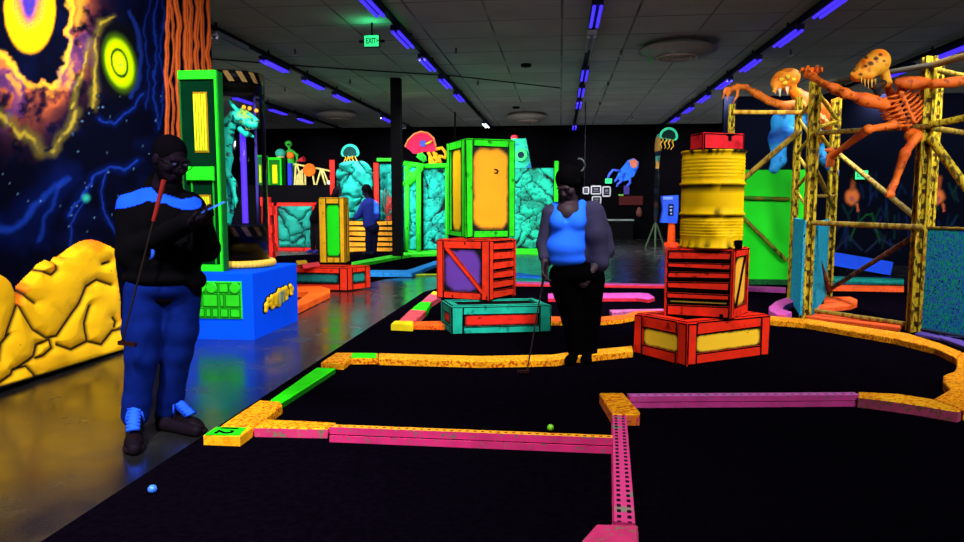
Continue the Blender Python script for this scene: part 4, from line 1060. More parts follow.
# ================================================================== ROCKS
def rocks_left():
    """carved foam rock face standing along the painted wall"""
    out = [(-30, 268), (0, 271), (5, 272), (10, 275), (16, 281), (20, 291), (21.6, 300), (24, 302), (26.6, 287), (34, 279), (43, 270), (48, 264), (55, 260), (61, 262), (64, 257), (68, 256.5), (76, 250), (83, 245), (90, 241), (98, 239), (107, 241), (119.6, 246.6), (121, 262), (123, 280), (126, 300), (126, 316), (129.6, 326), (133, 343), (133.4, 350), (0, 392), (-30, 401)]
    L = [[(21, 303), (36.5, 329.6), (50, 338), (60, 336), (71, 319.7)], [(71, 319.7), (83, 303), (89.7, 286.4), (99.7, 279.8), (114.6, 284.8)], [(59.8, 344.6), (73, 349.6), (89.7, 341.3), (103, 344.6), (114.6, 331), (128, 328)],
         [(89.7, 341), (88, 323), (93, 306)], [(10, 336), (15, 319.7), (20, 306)], [(3, 360), (5, 343), (13, 334)], [(16, 370), (30, 361), (36.5, 356), (40, 344.6), (53, 339.6)], [(0, 383), (13, 374.5), (15, 369.5), (28, 366), (35, 374.5)],
         [(53, 339.6), (55, 348), (45, 356), (38, 358)], [(43, 270), (55, 275), (60.5, 270), (60, 263)], [(26, 290), (30, 297), (38, 303)], [(106, 264), (112, 262)], [(116, 318), (119, 322), (117, 327)], [(-30, 368), (-5, 360), (3, 360)], [(-20, 300), (-8, 310), (-14, 330), (0, 345)]]
    lo = WX(-24, 392, WLX); hi = WX(134, 300, WLX)
    Y = np.linspace(lo.y, hi.y+.12, 250); Z = np.linspace(0.0, 1.15, 150)
    yy, zz = np.meshgrid(Y, Z, indexing='ij')
    P = np.stack([np.full(yy.size, WLX+.1), yy.ravel(), zz.ravel()], 1); px, py = proj(P)
    ins = inpoly(px, py, out)
    de = seg_d(px, py, out+out[:1]); d = np.full(len(px), 1e9)
    for l in L: d = np.minimum(d, seg_d(px, py, l))
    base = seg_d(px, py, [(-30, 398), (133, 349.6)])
    d_ = np.minimum(d, de*1.3)
    hgt = .05+.05*(1-np.exp(-d_/5)) + .012*(fbm(px/14, py/14, 4)-.4) + .03*np.clip(1-base/30, 0, 1)
    hgt *= sstep(0, 4, de)*.85+.15
    C = np.tile(np.array(lin((255, 190, 8))), (len(px), 1))
    def put(m, rgb, k=1.0):
        nonlocal C
        m = np.clip(m, 0, 1)[:, None]*k; C = C*(1-m)+np.array(lin(rgb))*m
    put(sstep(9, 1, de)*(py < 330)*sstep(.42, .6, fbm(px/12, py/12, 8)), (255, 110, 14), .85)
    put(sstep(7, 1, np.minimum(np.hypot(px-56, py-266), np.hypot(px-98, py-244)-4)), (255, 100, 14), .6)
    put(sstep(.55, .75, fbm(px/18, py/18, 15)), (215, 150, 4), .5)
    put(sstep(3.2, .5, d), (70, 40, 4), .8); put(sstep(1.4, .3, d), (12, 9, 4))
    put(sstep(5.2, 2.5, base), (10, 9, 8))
    for sx, sy, r in ((108, 262, 1), (112, 271, 1), (121, 300, 1.2), (120, 292, .8), (20, 345, .8), (33, 280, .8), (118, 276, .9), (108, 285, .7)): put(sstep(r, r*.4, np.hypot(px-sx, py-sy)), (30, 22, 8))
    a = np.arange(len(Y)*len(Z)).reshape(len(Y), len(Z))
    q = np.stack([a[:-1, :-1], a[1:, :-1], a[1:, 1:], a[:-1, 1:]], -1).reshape(-1, 4)
    keep = ins[q].sum(1) >= 3; q = q[keep]
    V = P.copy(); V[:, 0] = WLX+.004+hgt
    # close the back against the wall
    ed = {}
    for f in q:
        for k in range(4):
            e = (f[k], f[(k+1) % 4]); 
            if (e[1], e[0]) in ed: del ed[(e[1], e[0])]
            else: ed[e] = 1
    bm_ = {}; Vb = []
    def bk(i):
        if i not in bm_: bm_[i] = len(V)+len(Vb); Vb.append((WLX+.002, V[i, 1], V[i, 2]))
        return bm_[i]
    sk = [(e[1], e[0], bk(e[0]), bk(e[1])) for e in ed]
    V2 = np.concatenate([V, np.array(Vb)]); C2 = np.concatenate([C, np.array([C[i] for i in bm_])])
    used = np.unique(np.concatenate([q.ravel(), np.array(sk).ravel()])); mp = np.full(len(V2), -1); mp[used] = np.arange(len(used))
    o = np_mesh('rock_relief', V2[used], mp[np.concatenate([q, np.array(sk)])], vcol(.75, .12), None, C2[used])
    tag(o, 'long yellow boulder relief standing along the foot of the painted wall', 'rock relief')
rocks_left()
def rock_sheet(name, x0, x1, z0, z1, y, cells, seed, parent=None, th=.14, rgb=(26, 170, 150), rgb2=(16, 120, 110), shape=None, fine=0.0, res=None, th0=.03):
    """carved boulder face: bulging stones with inked joints; shape(u, v) -> bool cuts the outline"""
    w, h = x1-x0, z1-z0; n = res or 70
    nx = max(20, int(n*w/max(w, h))); nz = max(20, int(n*h/max(w, h)))
    X = np.linspace(x0, x1, nx); Z = np.linspace(z0, z1, nz); xx, zz = np.meshgrid(X, Z, indexing='ij'); x, z = xx.ravel(), zz.ravel()
    rs = np.random.RandomState(seed); S = np.stack([rs.uniform(x0, x1, cells), rs.uniform(z0, z1, cells)], 1)
    s_ = min(w, h); wx = x+.16*s_*(fbm(x*3/s_, z*3/s_, seed)-.5)*2; wz = z+.16*s_*(fbm(x*3/s_+9, z*3/s_, seed+4)-.5)*2
    dd = np.sort(np.hypot((wx[:, None]-S[None, :, 0]), (wz[:, None]-S[None, :, 1])), 1)
    e = (dd[:, 1]-dd[:, 0])/s_
    u, v = (x-x0)/w, (z-z0)/h
    edge = np.minimum(np.minimum(u, 1-u)*w, np.minimum(v, 1-v)*h)
    ins = shape(u, v) if shape else np.ones(len(x), bool)
    if fine: e = np.minimum(e, np.abs(fbm(x*7/s_, z*7/s_, seed+7)-.47)*2.2)
    bul = th0+(th-th0)*(1-np.exp(-e/.09))*sstep(0, .12*s_, edge+.02)
    c = np.tile(np.array(lin(rgb)), (len(x), 1)); t_ = sstep(.4, .7, fbm(x*5/s_, z*5/s_, seed+2))[:, None]; c = c*(1-t_)+np.array(lin(rgb2))*t_
    k = sstep(.034, .008, e)[:, None]; c = c*(1-k)+np.array(lin((6, 18, 20)))*k
    k = sstep(.02*s_, .005, edge)[:, None]*.8; c = c*(1-k)+np.array(lin((6, 18, 20)))*k
    V = np.stack([x, y-bul, z], 1); a = np.arange(nx*nz).reshape(nx, nz)
    q = np.stack([a[:-1, :-1], a[1:, :-1], a[1:, 1:], a[:-1, 1:]], -1).reshape(-1, 4); q = q[ins[q].sum(1) >= 3]
    ed = {}
    for f in q:
        for k in range(4):
            e_ = (f[k], f[(k+1) % 4])
            if (e_[1], e_[0]) in ed: del ed[(e_[1], e_[0])]
            else: ed[e_] = 1
    bm_ = {}; Vb = []
    def bk(i):
        if i not in bm_: bm_[i] = len(V)+len(Vb); Vb.append((V[i, 0], y, V[i, 2]))
        return bm_[i]
    sk = [(g[1], g[0], bk(g[0]), bk(g[1])) for g in ed]
    V2 = np.concatenate([V, np.array(Vb)]); C2 = np.concatenate([c, np.array([c[i] for i in bm_])])
    al = np.concatenate([q, np.array(sk)]); used = np.unique(al); mp = np.full(len(V2), -1); mp[used] = np.arange(len(used))
    return np_mesh(name, V2[used], mp[al], vcol(.7, .12), parent, C2[used])
def xz(px, py, Y): p = D(px, py, Y); return p.x, p.z
REDP = osb((232, 40, 30), (150, 20, 16), .6, 6)
# --- red box with teal panels, green and yellow box on it
Cc, Rr = G(347.4, 290.6, CZ), G(367, 288.2, CZ); Ll = Vector((Cc.x-1.45, Cc.y+.06, 0)); Rr = Vector((Rr.x+.02, Cc.y+.42, 0))
zt = D(347.4, 268, Cc.y).z
cr = Crate(Ll, Cc, Rr, CZ, zt)
t = crate_root('low_pedestal', cr, 'low red pedestal with teal panels behind the blue pedestal', 'pedestal')
b = MB(); cr.core(b)
cr.frame(b, cr.left, .12, .12, .1, .09, .02); cr.frame(b, cr.right, .1, .1, .1, .09, .02); cr.frame(b, cr.backr, .1, .1, .1, .1); cr.frame(b, cr.backl, .1, .1, .1, .1); cr.lid(b, .1)
b.build('frame', [REDM, INKM], t)
panel('panel', cr.left, .12, .9, .32, .74, .008, (20, 130, 120), t, .3, .1, (14, 100, 96), 3, 40); panel('panel', cr.right, .22, .8, .3, .74, .008, (26, 140, 124), t, .25, .1)
LZ = cr.z1+.013
Cc = D(345.2, 264, 11.75); Ll = D(321, 264.6, 11.7); Rr = D(348.5, 262, 12.1); zt = D(340, 198, 11.7).z
Cc = Vector((Cc.x, 11.72, 0)); cr = Crate(Ll, Cc, Rr, LZ, zt)
t = crate_root('framed_box', cr, 'upright yellow framed box with a lime green panel on the low red pedestal', 'box')
b = MB(); cr.core(b); cr.frame(b, cr.left, .115, .075, .1, .1, .024); cr.frame(b, cr.right, .1, .1, .1, .1); cr.frame(b, cr.backr, .1, .1, .1, .1); cr.frame(b, cr.backl, .1, .1, .1, .1); cr.lid(b, .07); b.build('frame', [YELM, INKM], t)
panel('panel', cr.left, .27, .84, .1, .9, .01, (16, 245, 14), t, .1, .04, (20, 235, 16), 7)
# loose boards on the low pedestal
for pts, rgb, lb in (([(296, 260.6), (306, 260), (308, 262.6), (297, 263.4)], (235, 180, 40), 'small yellow board lying on the low red pedestal'), ([(301, 264), (319, 261.6), (320, 264.4), (303, 267)], (225, 60, 70), 'pink red board lying on the low red pedestal')):
    pl = gp(pts, LZ+.03); tag(MB().prism(pl, LZ, LZ+.03, 0, 0, .006).build('loose_board', paint(rgb)), lb, 'board')
# --- framed teal boulder panel, red stacked posts
Y = 20.35
xa, zt = xz(278, 206, Y); xb, zb = xz(313, 247.5, Y)
t = thing('rock_wall', ((xa+xb)/2, Y, CZ), 'teal boulder panel in a red frame behind the blue pedestal', 'panel')
rock_sheet('boulders', xa, xb, zb, zt, Y, 8, 5, t, .16, (26, 140, 122), (18, 100, 90))
xc, zc = xz(268, 202, Y); z1_ = xz(268, 251, Y)[1]
b = MB(); b.box(((xa+xb)/2-.05, Y+.03, zt+.05), (xb-xa+.35, .1, .1)).box(((xa+xb)/2, Y+.03, zb-.05), (xb-xa+.3, .1, .09)).box(((xa+xb)/2+.2, Y-.1, zb-.22), (xb-xa+.5, .1, .1)).box((xa-.08, Y+.03, (zt+zb)/2-.1), (.1, .1, zt-zb+.4)).box((xb+.06, Y+.03, (zt+zb)/2), (.08, .1, zt-zb+.1))
for sx in (xa+.1, xb-.1): b.box((sx, Y+.1, zt/2), (.08, .06, zt))
b.build('frame', REDP, t)
t = thing('stacked_post', (xz(269, 250, 16.4)[0], 16.4, CZ), 'red post of stacked blocks at the right rim of the glass tank', 'post')
b = MB(); x_ = xz(269, 250, 16.4)[0]; zt2 = xz(269, 197, 16.4)[1]; n_ = 7
for k in range(n_): b.box((x_+random.uniform(-.05, .05), 16.4, CZ+(zt2-CZ)*(k+.5)/n_), (.26 if k % 2 else .2, .2, (zt2-CZ)/n_-.012), random.uniform(-.1, .1))
b.box((x_, 16.4, (CZ+zt2)/2), (.12, .12, zt2-CZ-.02)); b.build('blocks', REDP, t)
# --- black stage wall with figures on top
Y = 20.6
xa, zt = xz(255, 185, Y); xb, _ = xz(336, 185, Y)
tag(MB().box(((xa+xb)/2-.5, Y+.55, zt/2), (xb-xa+1, 1.0, zt)).build('stage_wall', black(.7, .15, (9, 8, 11))), 'black stage block with small glowing props standing on top, left of the column', 'stage')
SZ = zt
def on_stage(px, dy=.3): return Vector((xz(px, 184, Y+dy)[0], Y+dy, SZ))
p = on_stage(277.5); w = .42; h = xz(277, 158, Y+.3)[1]-SZ
t = thing('small_cabinet', p, 'small green cabinet with a yellow vent on the black stage', 'cabinet')
MB().box(p+Vector((0, 0, h/2)), (w, .3, h)).build('body', paint((20, 110, 20)), t)
f = (p+Vector((-w/2, -.15, 0)), p+Vector((w/2, -.15, 0)), p+Vector((w/2, -.15, h)), p+Vector((-w/2, -.15, h)))
e_ = MB(); e_.fbox(f, 0, 1, .92, 1.01, 0, .03, 0, 0, .003); e_.fbox(f, .88, 1, 0, .92, 0, .03, 0, 0, .003); e_.fbox(f, 0, .06, 0, .92, 0, .03, 0, 0, .003); e_.build('edge_trim', paint((40, 225, 30)), t)
e_ = MB(); e_.fbox(f, .3, .66, .06, .74, 0, .02, 0, 0, .003); e_.build('vent', paint((225, 235, 10)), t)
p = on_stage(263, .25); h = xz(263, 157, Y+.25)[1]-SZ
t = thing('small_cabinet', p, 'narrow green cabinet seen through the glass tank, on the black stage', 'cabinet')
MB().box(p+Vector((0, 0, h/2)), (.2, .25, h)).build('body', paint((20, 120, 40)), t)
MB().box(p+Vector((-.02, -.13, h*.4)), (.06, .02, h*.62)).build('vent', paint((215, 235, 30)), t); MB().box(p+Vector((0, 0, h+.02)), (.26, .3, .05)).build('edge_trim', paint((40, 210, 60)), t)
# green alien figure behind the cabinet
J = lambda x, y, dy=.55: np.array(D(x, y, Y+dy))
t = thing('alien_figure', tuple(on_stage(290, .55)), 'green alien figure with an orange vest crouching behind the small green cabinet', 'figure')
pr = [ell(J(288.5, 144), (.11, .1, .1)), cap(J(289, 148), J(290, 152), .04), cap(J(290, 153), J(291, 160), .11, .1), *chain([J(292, 151), J(297, 155), J(297, 162), J(294, 166)], [.045, .04, .035, .03]), *chain([J(287, 152), J(281, 157), J(279, 160)], [.045, .04, .035]), cap(J(291, 160), J(291, 184), .1, .09)]
body('figure_body', pr, .02, [paint((60, 190, 60))], t, .03)
MB().ball(J(290.5, 155.5, .48), (.13, .11, .12)).build('vest', paint((245, 125, 30)), t)
MB().ball(J(288.5, 144.5, .46), (.05, .03, .03)).build('face_mark', paint((30, 60, 40)), t)
t = thing('helmet_ball', tuple(J(281, 154, .2)), 'teal round helmet on top of the small green cabinet', 'helmet')
q_ = J(280.5, 152.5, .3); hz = xz(277.5, 158, Y+.3)[1]
MB().ball((q_[0], q_[1], hz+.14), (.16, .15, .14)).build('dome', paint((60, 180, 150)), t)
MB().tube((q_[0], q_[1], hz), (q_[0], q_[1], hz+.05), .12, .12, 14).build('collar', paint((190, 170, 120)), t)
# blue lamp and dark figure legs, red trumpet
tag(MB().box(on_stage(290.5, .2)+Vector((0, 0, .33)), (.12, .12, .66)).build('blue_block', paint((40, 50, 210))), 'slim blue block on the black stage right of the small green cabinet', 'block')
q_ = J(297, 161, .45); r_ = J(304, 159, .4)
t = thing('horn', (q_[0], q_[1], SZ), 'small red horn on a stand above the white trestle', 'horn')
MB().tube(q_, r_, .02, .09, 14).build('bell', paint((215, 45, 60)), t); MB().tube((q_[0], q_[1], SZ), q_, .02).build('stand', paint((60, 50, 50)), t)
# white trestle with an orange disc
t = thing('trestle_model', tuple(on_stage(310, .3)), 'pale yellow trestle on the black stage with an orange disc leaning on it', 'trestle')
b = MB(); P_ = lambda x, y: D(x, y, Y+.3)
zbar = [(294, 164), (316, 168), (330, 171)]
b.path([P_(*p) for p in zbar], .028, 6)
for x, y, x2 in ((296, 165, 294), (297, 165, 303), (305, 167, 305), (321, 169.5, 316), (321, 169.5, 325), (323, 170, 329), (312, 168, 314)): b.tube(P_(x, y), Vector((P_(x2, y).x, Y+.3, SZ)), .028)
for k in range(6): b.box(Vector((P_(296+1.2*k, 180).x, Y+.34, SZ+.14+.02*k)), (.05, .04, .28+.04*k))
b.build('trestle_bars', paint((235, 220, 130)), t)
q_ = P_(310, 170); d_ = MB().tube(q_+Vector((0, -.04, 0)), q_+Vector((0, -.09, 0)), .2, .19, 22); dd = d_.build('disc', osb((255, 110, 20), (190, 60, 10), .58, 12), t)
tag(MB().ball(on_stage(329.5, .25)+Vector((0, 0, .07)), (.09, .07, .07)).build('white_stone', paint((235, 230, 215))), 'small white lump at the right end of the black stage', 'stone')
# --- tall teal boulder stack with red posts, plank walls
Y = 20.0
def torso(u, v): return (np.hypot((u-.5)/.5, (v-.8)/.22) < 1) | ((np.abs(u-.5) < .47) & (v > .55) & (v < .9)) | (np.hypot((u-.5)/.42, (v-.42)/.3) < 1) | ((np.abs(u-.42) < .28) & (v < .4))
xa, zt = xz(335.5, 161, Y); xb, zb = xz(375.5, 252, Y)
t = tag(rock_sheet('boulder_stack', xa, xb, max(zb, CZ), zt, Y, 13, 21, None, .25, (24, 160, 142), (16, 116, 108), torso, res=90), 'tall stack of teal boulders behind the person in blue', 'rock')
for px, y0_, lb in ((332, 160, 'red post left of the tall teal boulder stack'), (376, 163, 'red post right of the tall teal boulder stack, behind the person in blue')):
    x_, z_ = xz(px, y0_, Y-.1); tag(MB().box((x_, Y-.1, (z_+CZ)/2), (.13, .12, z_-CZ), .2).build('red_post', REDP), lb, 'post')
YP = osb((250, 165, 40), (200, 110, 20), .6, 6)
def plank_wall(pxa, pxb, pya, pyb, Y, n_, label):
    xa, zt = xz(pxa, pya, Y); xb, zb = xz(pxb, pyb, Y); zb = CZ
    t = thing('plank_wall', ((xa+xb)/2, Y, zb), label, 'wall panel'); b = MB()
    f = (Vector((xa, Y, zb)), Vector((xb, Y, zb)), Vector((xb, Y, zt)), Vector((xa, Y, zt)))
    b.box(((xa+xb)/2, Y+.06, (zb+zt)/2), (xb-xa, .12, zt-zb), m=1)
    for k in range(n_): b.fbox(f, .0, 1, k/n_+.012, (k+1)/n_-.012, 0, .03, 0, 1, .014, .01)
    b.build('planks', [YP, INKM], t); return t
plank_wall(348, 366.5, 220.5, 256, 19.6, 6, 'yellow plank wall left of the person in blue'); plank_wall(374.5, 394.5, 220.5, 254, 19.75, 6, 'yellow plank wall between the person in blue and the black column')
tag(rock_sheet('rock_wall', xz(380, 185, 20.6)[0], xz(404.6, 185, 20.6)[0], 0.02, xz(380, 164, 20.6)[1], 20.6, 14, 31, None, .15, (24, 160, 145), (14, 110, 105)), 'teal rock wall between the red post and the black column', 'rock')
x_, z_ = xz(388, 161.5, 20.5); tag(MB().box((x_, 20.55, z_+.05), (.62, .3, .09)).build('green_board', paint((50, 215, 40))), 'short lime green board lying on the teal rock wall beside the column', 'board')
# coral bush
t = thing('coral_bush', (xz(389, 215, 20.1)[0], 20.15, CZ), 'dull red coral bush behind the right plank wall', 'coral')
b = MB(); rs = np.random.RandomState(3)
for k in range(22):
    a = Vector((xz(389+rs.uniform(-2, 2), 222, 20.15)[0], 20.15, 1.0)); e = D(389+rs.uniform(-7, 7), rs.uniform(187, 216), 20.15+rs.uniform(-.12, .12)); mdl = (a+e)/2+Vector((rs.uniform(-.1, .1), 0, rs.uniform(-.05, .1)))
    b.path([a, mdl, e], [.04, .035, .02], 6, k % 2)
b.tube((xz(389, 222, 20.15)[0], 20.15, CZ), (xz(389, 222, 20.15)[0], 20.15, 1.05), .09)
b.build('branches', [paint((150, 50, 44)), paint((70, 90, 80))], t)
# --- teal rock panels in green frames left of the locker
Y = 20.3
def framed_rock(pxa, pxb, pyt, pyb, Y, seed, cells, label, posts, fine=.0, rgb=(24, 170, 150)):
    xa, zt = xz(pxa, pyt, Y); xb, _ = xz(pxb, pyb, Y); t = thing('rock_wall', ((xa+xb)/2, Y, CZ), label, 'panel')
    rock_sheet('boulders', xa, xb, .04, zt, Y, cells, seed, t, .12, rgb, tuple(int(v*.7) for v in rgb), None, fine, 90)
    MB().box(((xa+xb)/2, Y+.05, zt/2), (xb-xa, .1, zt-.02)).build('backing', INKM, t)
    if posts:
        b = MB()
        for (x1_, y1_), (x2_, y2_), w in posts:
            b.path([D(x1_, y1_, Y-.16), D(x2_, y2_, Y-.16)], w, 8)
        b.build('frame', osb((46, 230, 34), (20, 140, 20), .62, 6), t)
framed_rock(404, 418, 166, 253, Y, 41, 8, 'narrow teal rock panel in a lime green frame right of the black column', [((407, 166), (407, 252.2), .07), ((418.6, 166), (418.6, 252.4), .075), ((405, 252), (418, 252.4), .05), ((404, 163), (424, 166), .07), ((409, 184), (421, 167), .1), ((404, 186), (412, 172), .08), ((405, 171), (411, 164), .07)])
framed_rock(423, 449, 166.5, 253, Y+.1, 43, 12, 'teal rock panel in a lime green frame just left of the locker', [((421, 166), (450, 165.6), .07), ((421, 252.5), (450, 251.6), .05), ((446.5, 168), (446.5, 252), .04)], .12)
framed_rock(513, 553.5, 168, 249, 20.6, 47, 15, 'tall teal rock panel with inked swirls between the locker and the woman', [((556.5, 161), (555.5, 250), .065), ((514, 250.5), (556, 250.8), .06)], .16, (30, 185, 150))
# teal turret with a porthole, red dome on it
Y = 21.2
t = thing('teal_turret', (xz(520, 166, Y)[0], Y, CZ), 'teal turret with round porthole and red dome behind the tall teal rock panel', 'turret')
xa, xb = xz(509, 166, Y)[0], xz(531, 166, Y)[0]; xc, xd = xz(511, 139, Y)[0], xz(526, 139, Y)[0]; za, zb = CZ, xz(520, 166, Y)[1]; zc = xz(520, 138.5, Y)[1]
b = MB().slab([(xa, za), (xb, za), (xb, zb), (xd, zc), (xc, zc), (xa, zb)], Y, .4); b.build('body', osb((40, 180, 140), (30, 100, 150), .55, 5), t)
q_ = D(521, 155, Y-.02); MB().tube(q_, q_+Vector((0, -.06, 0)), .2, .18, 22).build('porthole_rim', paint((60, 220, 120)), t); MB().tube(q_+Vector((0, -.06, 0)), q_+Vector((0, -.075, 0)), .1, .09, 18).build('porthole', paint((16, 40, 50)), t)
MB().ball(D(514.5, 138, Y+.2), (.12, .12, .1)).build('dome', paint((235, 50, 60)), t)
# --- cut-out sea creatures (plain jellyfish shapes)
def jelly(P, s, bell, rim, tent, label, tilt=0, n=5, name='jellyfish_cutout', post=None, yaw=0):
    t = thing(name, P, label, 'cut-out'); R = Matrix.Rotation(tilt, 3, 'Y'); P = Vector(P)
    dome = [(math.cos(a)*s, math.sin(a)*s*1.05) for a in np.linspace(0, math.pi, 15)] + [(-s*.8, -s*.28), (-s*.35, -s*.18), (0, -s*.3), (s*.35, -s*.18), (s*.8, -s*.28)]
    def tr(pts, k=1): return [(P.x+(R @ Vector((u*k, 0, v*k))).x, P.z+(R @ Vector((u*k, 0, v*k))).z) for u, v in pts]
    MB().slab(tr(dome), P.y, .05).build('bell_rim', paint(rim), t)
    MB().slab(tr(dome, .74), P.y-.025, .03).build('bell', paint(bell), t)
    b = MB()
    for k in range(n):
        u = -s*.6+s*1.2*k/(n-1)
        b.path([P+R @ Vector((u+s*.12*math.sin(j*1.7+k), .025, -s*.2-j*s*.22)) for j in range(6)], [s*.09*(1-.12*j) for j in range(6)], 6)
    b.build('tentacles', paint(tent), t)
    if post: MB().tube(P+Vector((0, .07, 0)), Vector((P.x, P.y+.07, post)), .025).build('post', black(), t)
    return t
p = D(350, 154, 20.35); jelly(p, .28, (14, 60, 56), (50, 200, 170), (235, 180, 50), 'small teal rimmed jellyfish cut-out with yellow tentacles above the teal boulder stack', 0, 5, post=1.4)
p = D(668.5, 137, 20.3); jelly(p, .26, (16, 40, 36), (60, 210, 150), (235, 180, 60), 'green rimmed jellyfish cut-out with long yellow tentacles, left of the red box on the drum', .15, 4, post=.0)
# pink shelled sea creature
P = D(421, 146, 21.0); t = thing('sea_creature_cutout', P, 'pink shelled sea creature cut-out with yellow curls above the teal rock panels', 'cut-out')
sh = [(405, 147), (408, 140), (414, 134), (421, 131.5), (428, 133), (433.5, 138), (436, 146), (436, 151), (431, 152), (424, 151.5), (418, 154), (413, 153.5), (409, 149.5)]
MB().slab([xz(x, y, 21.0) for x, y in sh], 21.0, .07).build('shell', osb((240, 40, 84), (190, 24, 70), .58, 5), t)
MB().path([D(x, y, 20.98) for x, y in sh[:7]], .03, 6).build('shell_rim', paint((240, 150, 80)), t)
q_ = D(423, 143.5, 20.97); b = MB().tube(q_, q_+Vector((0, -.03, 0)), .11, .1, 16); b.build('spot', paint((80, 90, 190)), t); MB().path([q_+Vector((.08, -.02, -.02)), q_+Vector((.22, -.02, .03)), q_+Vector((.27, -.02, .08))], .03).build('spot_streak', paint((235, 200, 40)), t)
b = MB()
for pts in ([(428, 152), (431, 158), (434, 163), (440, 160), (439, 155)], [(433, 152), (436, 157), (441, 163)], [(436, 149), (442, 148), (446, 153), (445, 158), (441, 156)], [(430, 157), (430, 163), (434, 164)], [(437, 153), (434, 157), (438, 160)]): b.path([D(x, y, 20.97) for x, y in pts], .055, 6)
b.build('curls', paint((250, 180, 30)), t)
b = MB()
for pts in ([(418, 154), (421, 157), (424, 162)], [(421, 153), (425, 157), (425.5, 161)], [(417, 156), (422, 160)]): b.path([D(x, y, 20.97) for x, y in pts], .05, 6)
b.build('green_frill', paint((50, 220, 60)), t)
MB().tube(D(422, 150, 21.12), Vector((D(422, 150, 21.12).x, 21.12, CZ)), .04).build('post', black(), t)
# ================================================================== FAR RIGHT OF THE HALL
# blue squid on the back wall
Y = 28.44
P = D(626, 172, Y); t = thing('squid_cutout', P, 'blue squid cut-out hanging slanted on the far black wall', 'cut-out')
def sl(pts, y, th, mat, nm): MB().slab([xz(x, yy, y) for x, yy in pts], y, th).build(nm, mat, t)
sl([(628, 160), (634, 158), (639, 162), (638, 168), (634, 176), (628, 180), (621, 182), (616, 178), (620, 170)], Y, .05, osb((40, 110, 230), (24, 60, 170), .55, 4), 'mantle')
sl([(629, 161), (634, 158.5), (638, 162), (636.5, 167), (632, 168)], Y-.03, .03, paint((220, 120, 90)), 'head')
b = MB()
for pts in ([(620, 171), (613, 170), (609, 175), (608, 179)], [(622, 181), (618, 184), (617, 187)], [(630, 178), (630, 183), (627, 186)], [(618, 178), (614, 182)]): b.path([D(x, y, Y-.02) for x, y in pts], .055, 6)
b.build('arms', paint((60, 90, 220)), t)
# framed notices
PF = paint((170, 168, 175)); PI = paint((24, 22, 26)); pf0 = None
for i, (x, y, w, h, lb) in enumerate(((596, 190, 9, 7.5, 'upper left'), (606.5, 191.5, 7, 9, 'right hand'), (596.5, 200, 8, 6.5, 'lower'), (586, 190.5, 5, 6, 'farthest left'))):
    P = D(x, y, Y+.02); W, Hh = w*Y/F, h*Y/F
    t = thing('picture_frame', P, 'small pale framed notice on the far wall, ' + lb + ' of the four', 'picture frame', 'framed notices on the far wall')
    b = MB()
    for sx, sz, ww, hh_ in ((0, Hh/2, W, .05), (0, -Hh/2, W, .05), (-W/2, 0, .05, Hh), (W/2, 0, .05, Hh)): b.box(P+Vector((sx, 0, sz)), (ww, .04, hh_))
    b.build('frame', PF, t); MB().box(P+Vector((0, .01, 0)), (W-.05, .02, Hh-.05)).build('sheet', PI, t)
    k = MB(); k.box(P+Vector((0, -.004, Hh*.1)), (W*.5, .006, Hh*.28)).box(P+Vector((0, -.004, -Hh*.18)), (W*.6, .006, Hh*.1)); k.build('print', paint((90, 88, 100)), t)
P = D(579, 165, Y+.03); tag(MB().path([P+Vector((.24*math.cos(a), 0, .26*math.sin(a))) for a in np.linspace(-1.2, 1.8, 9)], .035).build('wall_hook', paint((70, 74, 72))), 'pale curved arc on the far wall above the woman', 'arc')
# counter and dark red panel
xa, zt = xz(588, 220, 27.6); xb, _ = xz(633, 221, 27.6)
t = thing('counter', ((xa+xb)/2, 27.8, 0), 'black counter with a pale top edge at the far wall', 'counter')
MB().box(((xa+xb)/2, 27.8, zt/2-.02), (xb-xa, .7, zt-.04)).build('body', black(.6, .2), t); MB().box(((xa+xb)/2, 27.8, zt), (xb-xa+.05, .76, .05)).build('counter_top', paint((120, 130, 125)), t)
xa, za = xz(619, 205, Y); xb, zb = xz(643, 196, Y); t = thing('notice_board', ((xa+xb)/2, Y, za), 'dim dark red board on the far black wall below the blue squid', 'board')
MB().box(((xa+xb)/2, Y+.02, (za+zb)/2), (xb-xa, .04, zb-za)).build('board', paint((58, 14, 14)), t); MB().box(D(621, 195, Y), (.2, .03, .06)).build('label_strip', paint((90, 160, 60)), t)
tag(MB().box(D(626.5, 190, Y+.02), (.22, .05, .34)).build('wall_poster', paint((60, 50, 120))), 'tiny violet poster under the blue squid on the far wall', 'poster')
P = D(639, 212, Y); tag(MB().lathe((P.x, Y-.03, P.z-.2), [(.02, 0), (.1, .05), (.12, .2), (.07, .34), (.02, .4)], 14).build('wall_lamp', paint((90, 50, 44))), 'small dull red vase shape at the far wall right of the counter', 'vase')
# pay phone on an orange post
Y = 23.2
xa, zt = xz(661, 196, Y); xb, zb = xz(676.5, 222.5, Y); xm = (xa+xb)/2
t = thing('pay_phone', (xm+.07, Y+.1, 0), 'blue pay phone hood on an orange post left of the yellow drum', 'pay phone')
hood = [(xa, zt), (xa+.06, (zt+zb)/2), (xa-.01, zb), (xb, zb-.02), (xb+.03, (zt+zb)/2+.1), (xb+.01, zt+.03)]
MB().slab(hood, Y-.16, .3).build('hood', paint((24, 80, 225), .5, .3), t)
MB().box((xm-.06, Y-.17, zt-.07), (.3, .02, .09)).build('sign_plate', paint((130, 160, 230)), t)
b = MB().box((xm+.04, Y-.17, (zt+zb)/2-.02), (.16, .03, .36)); b.build('phone_body', paint((12, 16, 40)), t)
b = MB().box((xm+.04, Y-.19, (zt+zb)/2+.08), (.09, .02, .05)).box((xm+.04, Y-.19, (zt+zb)/2-.03), (.07, .02, .07)).box((xm+.05, Y-.19, (zt+zb)/2-.14), (.06, .02, .05)); b.build('keypad', paint((150, 160, 200)), t)
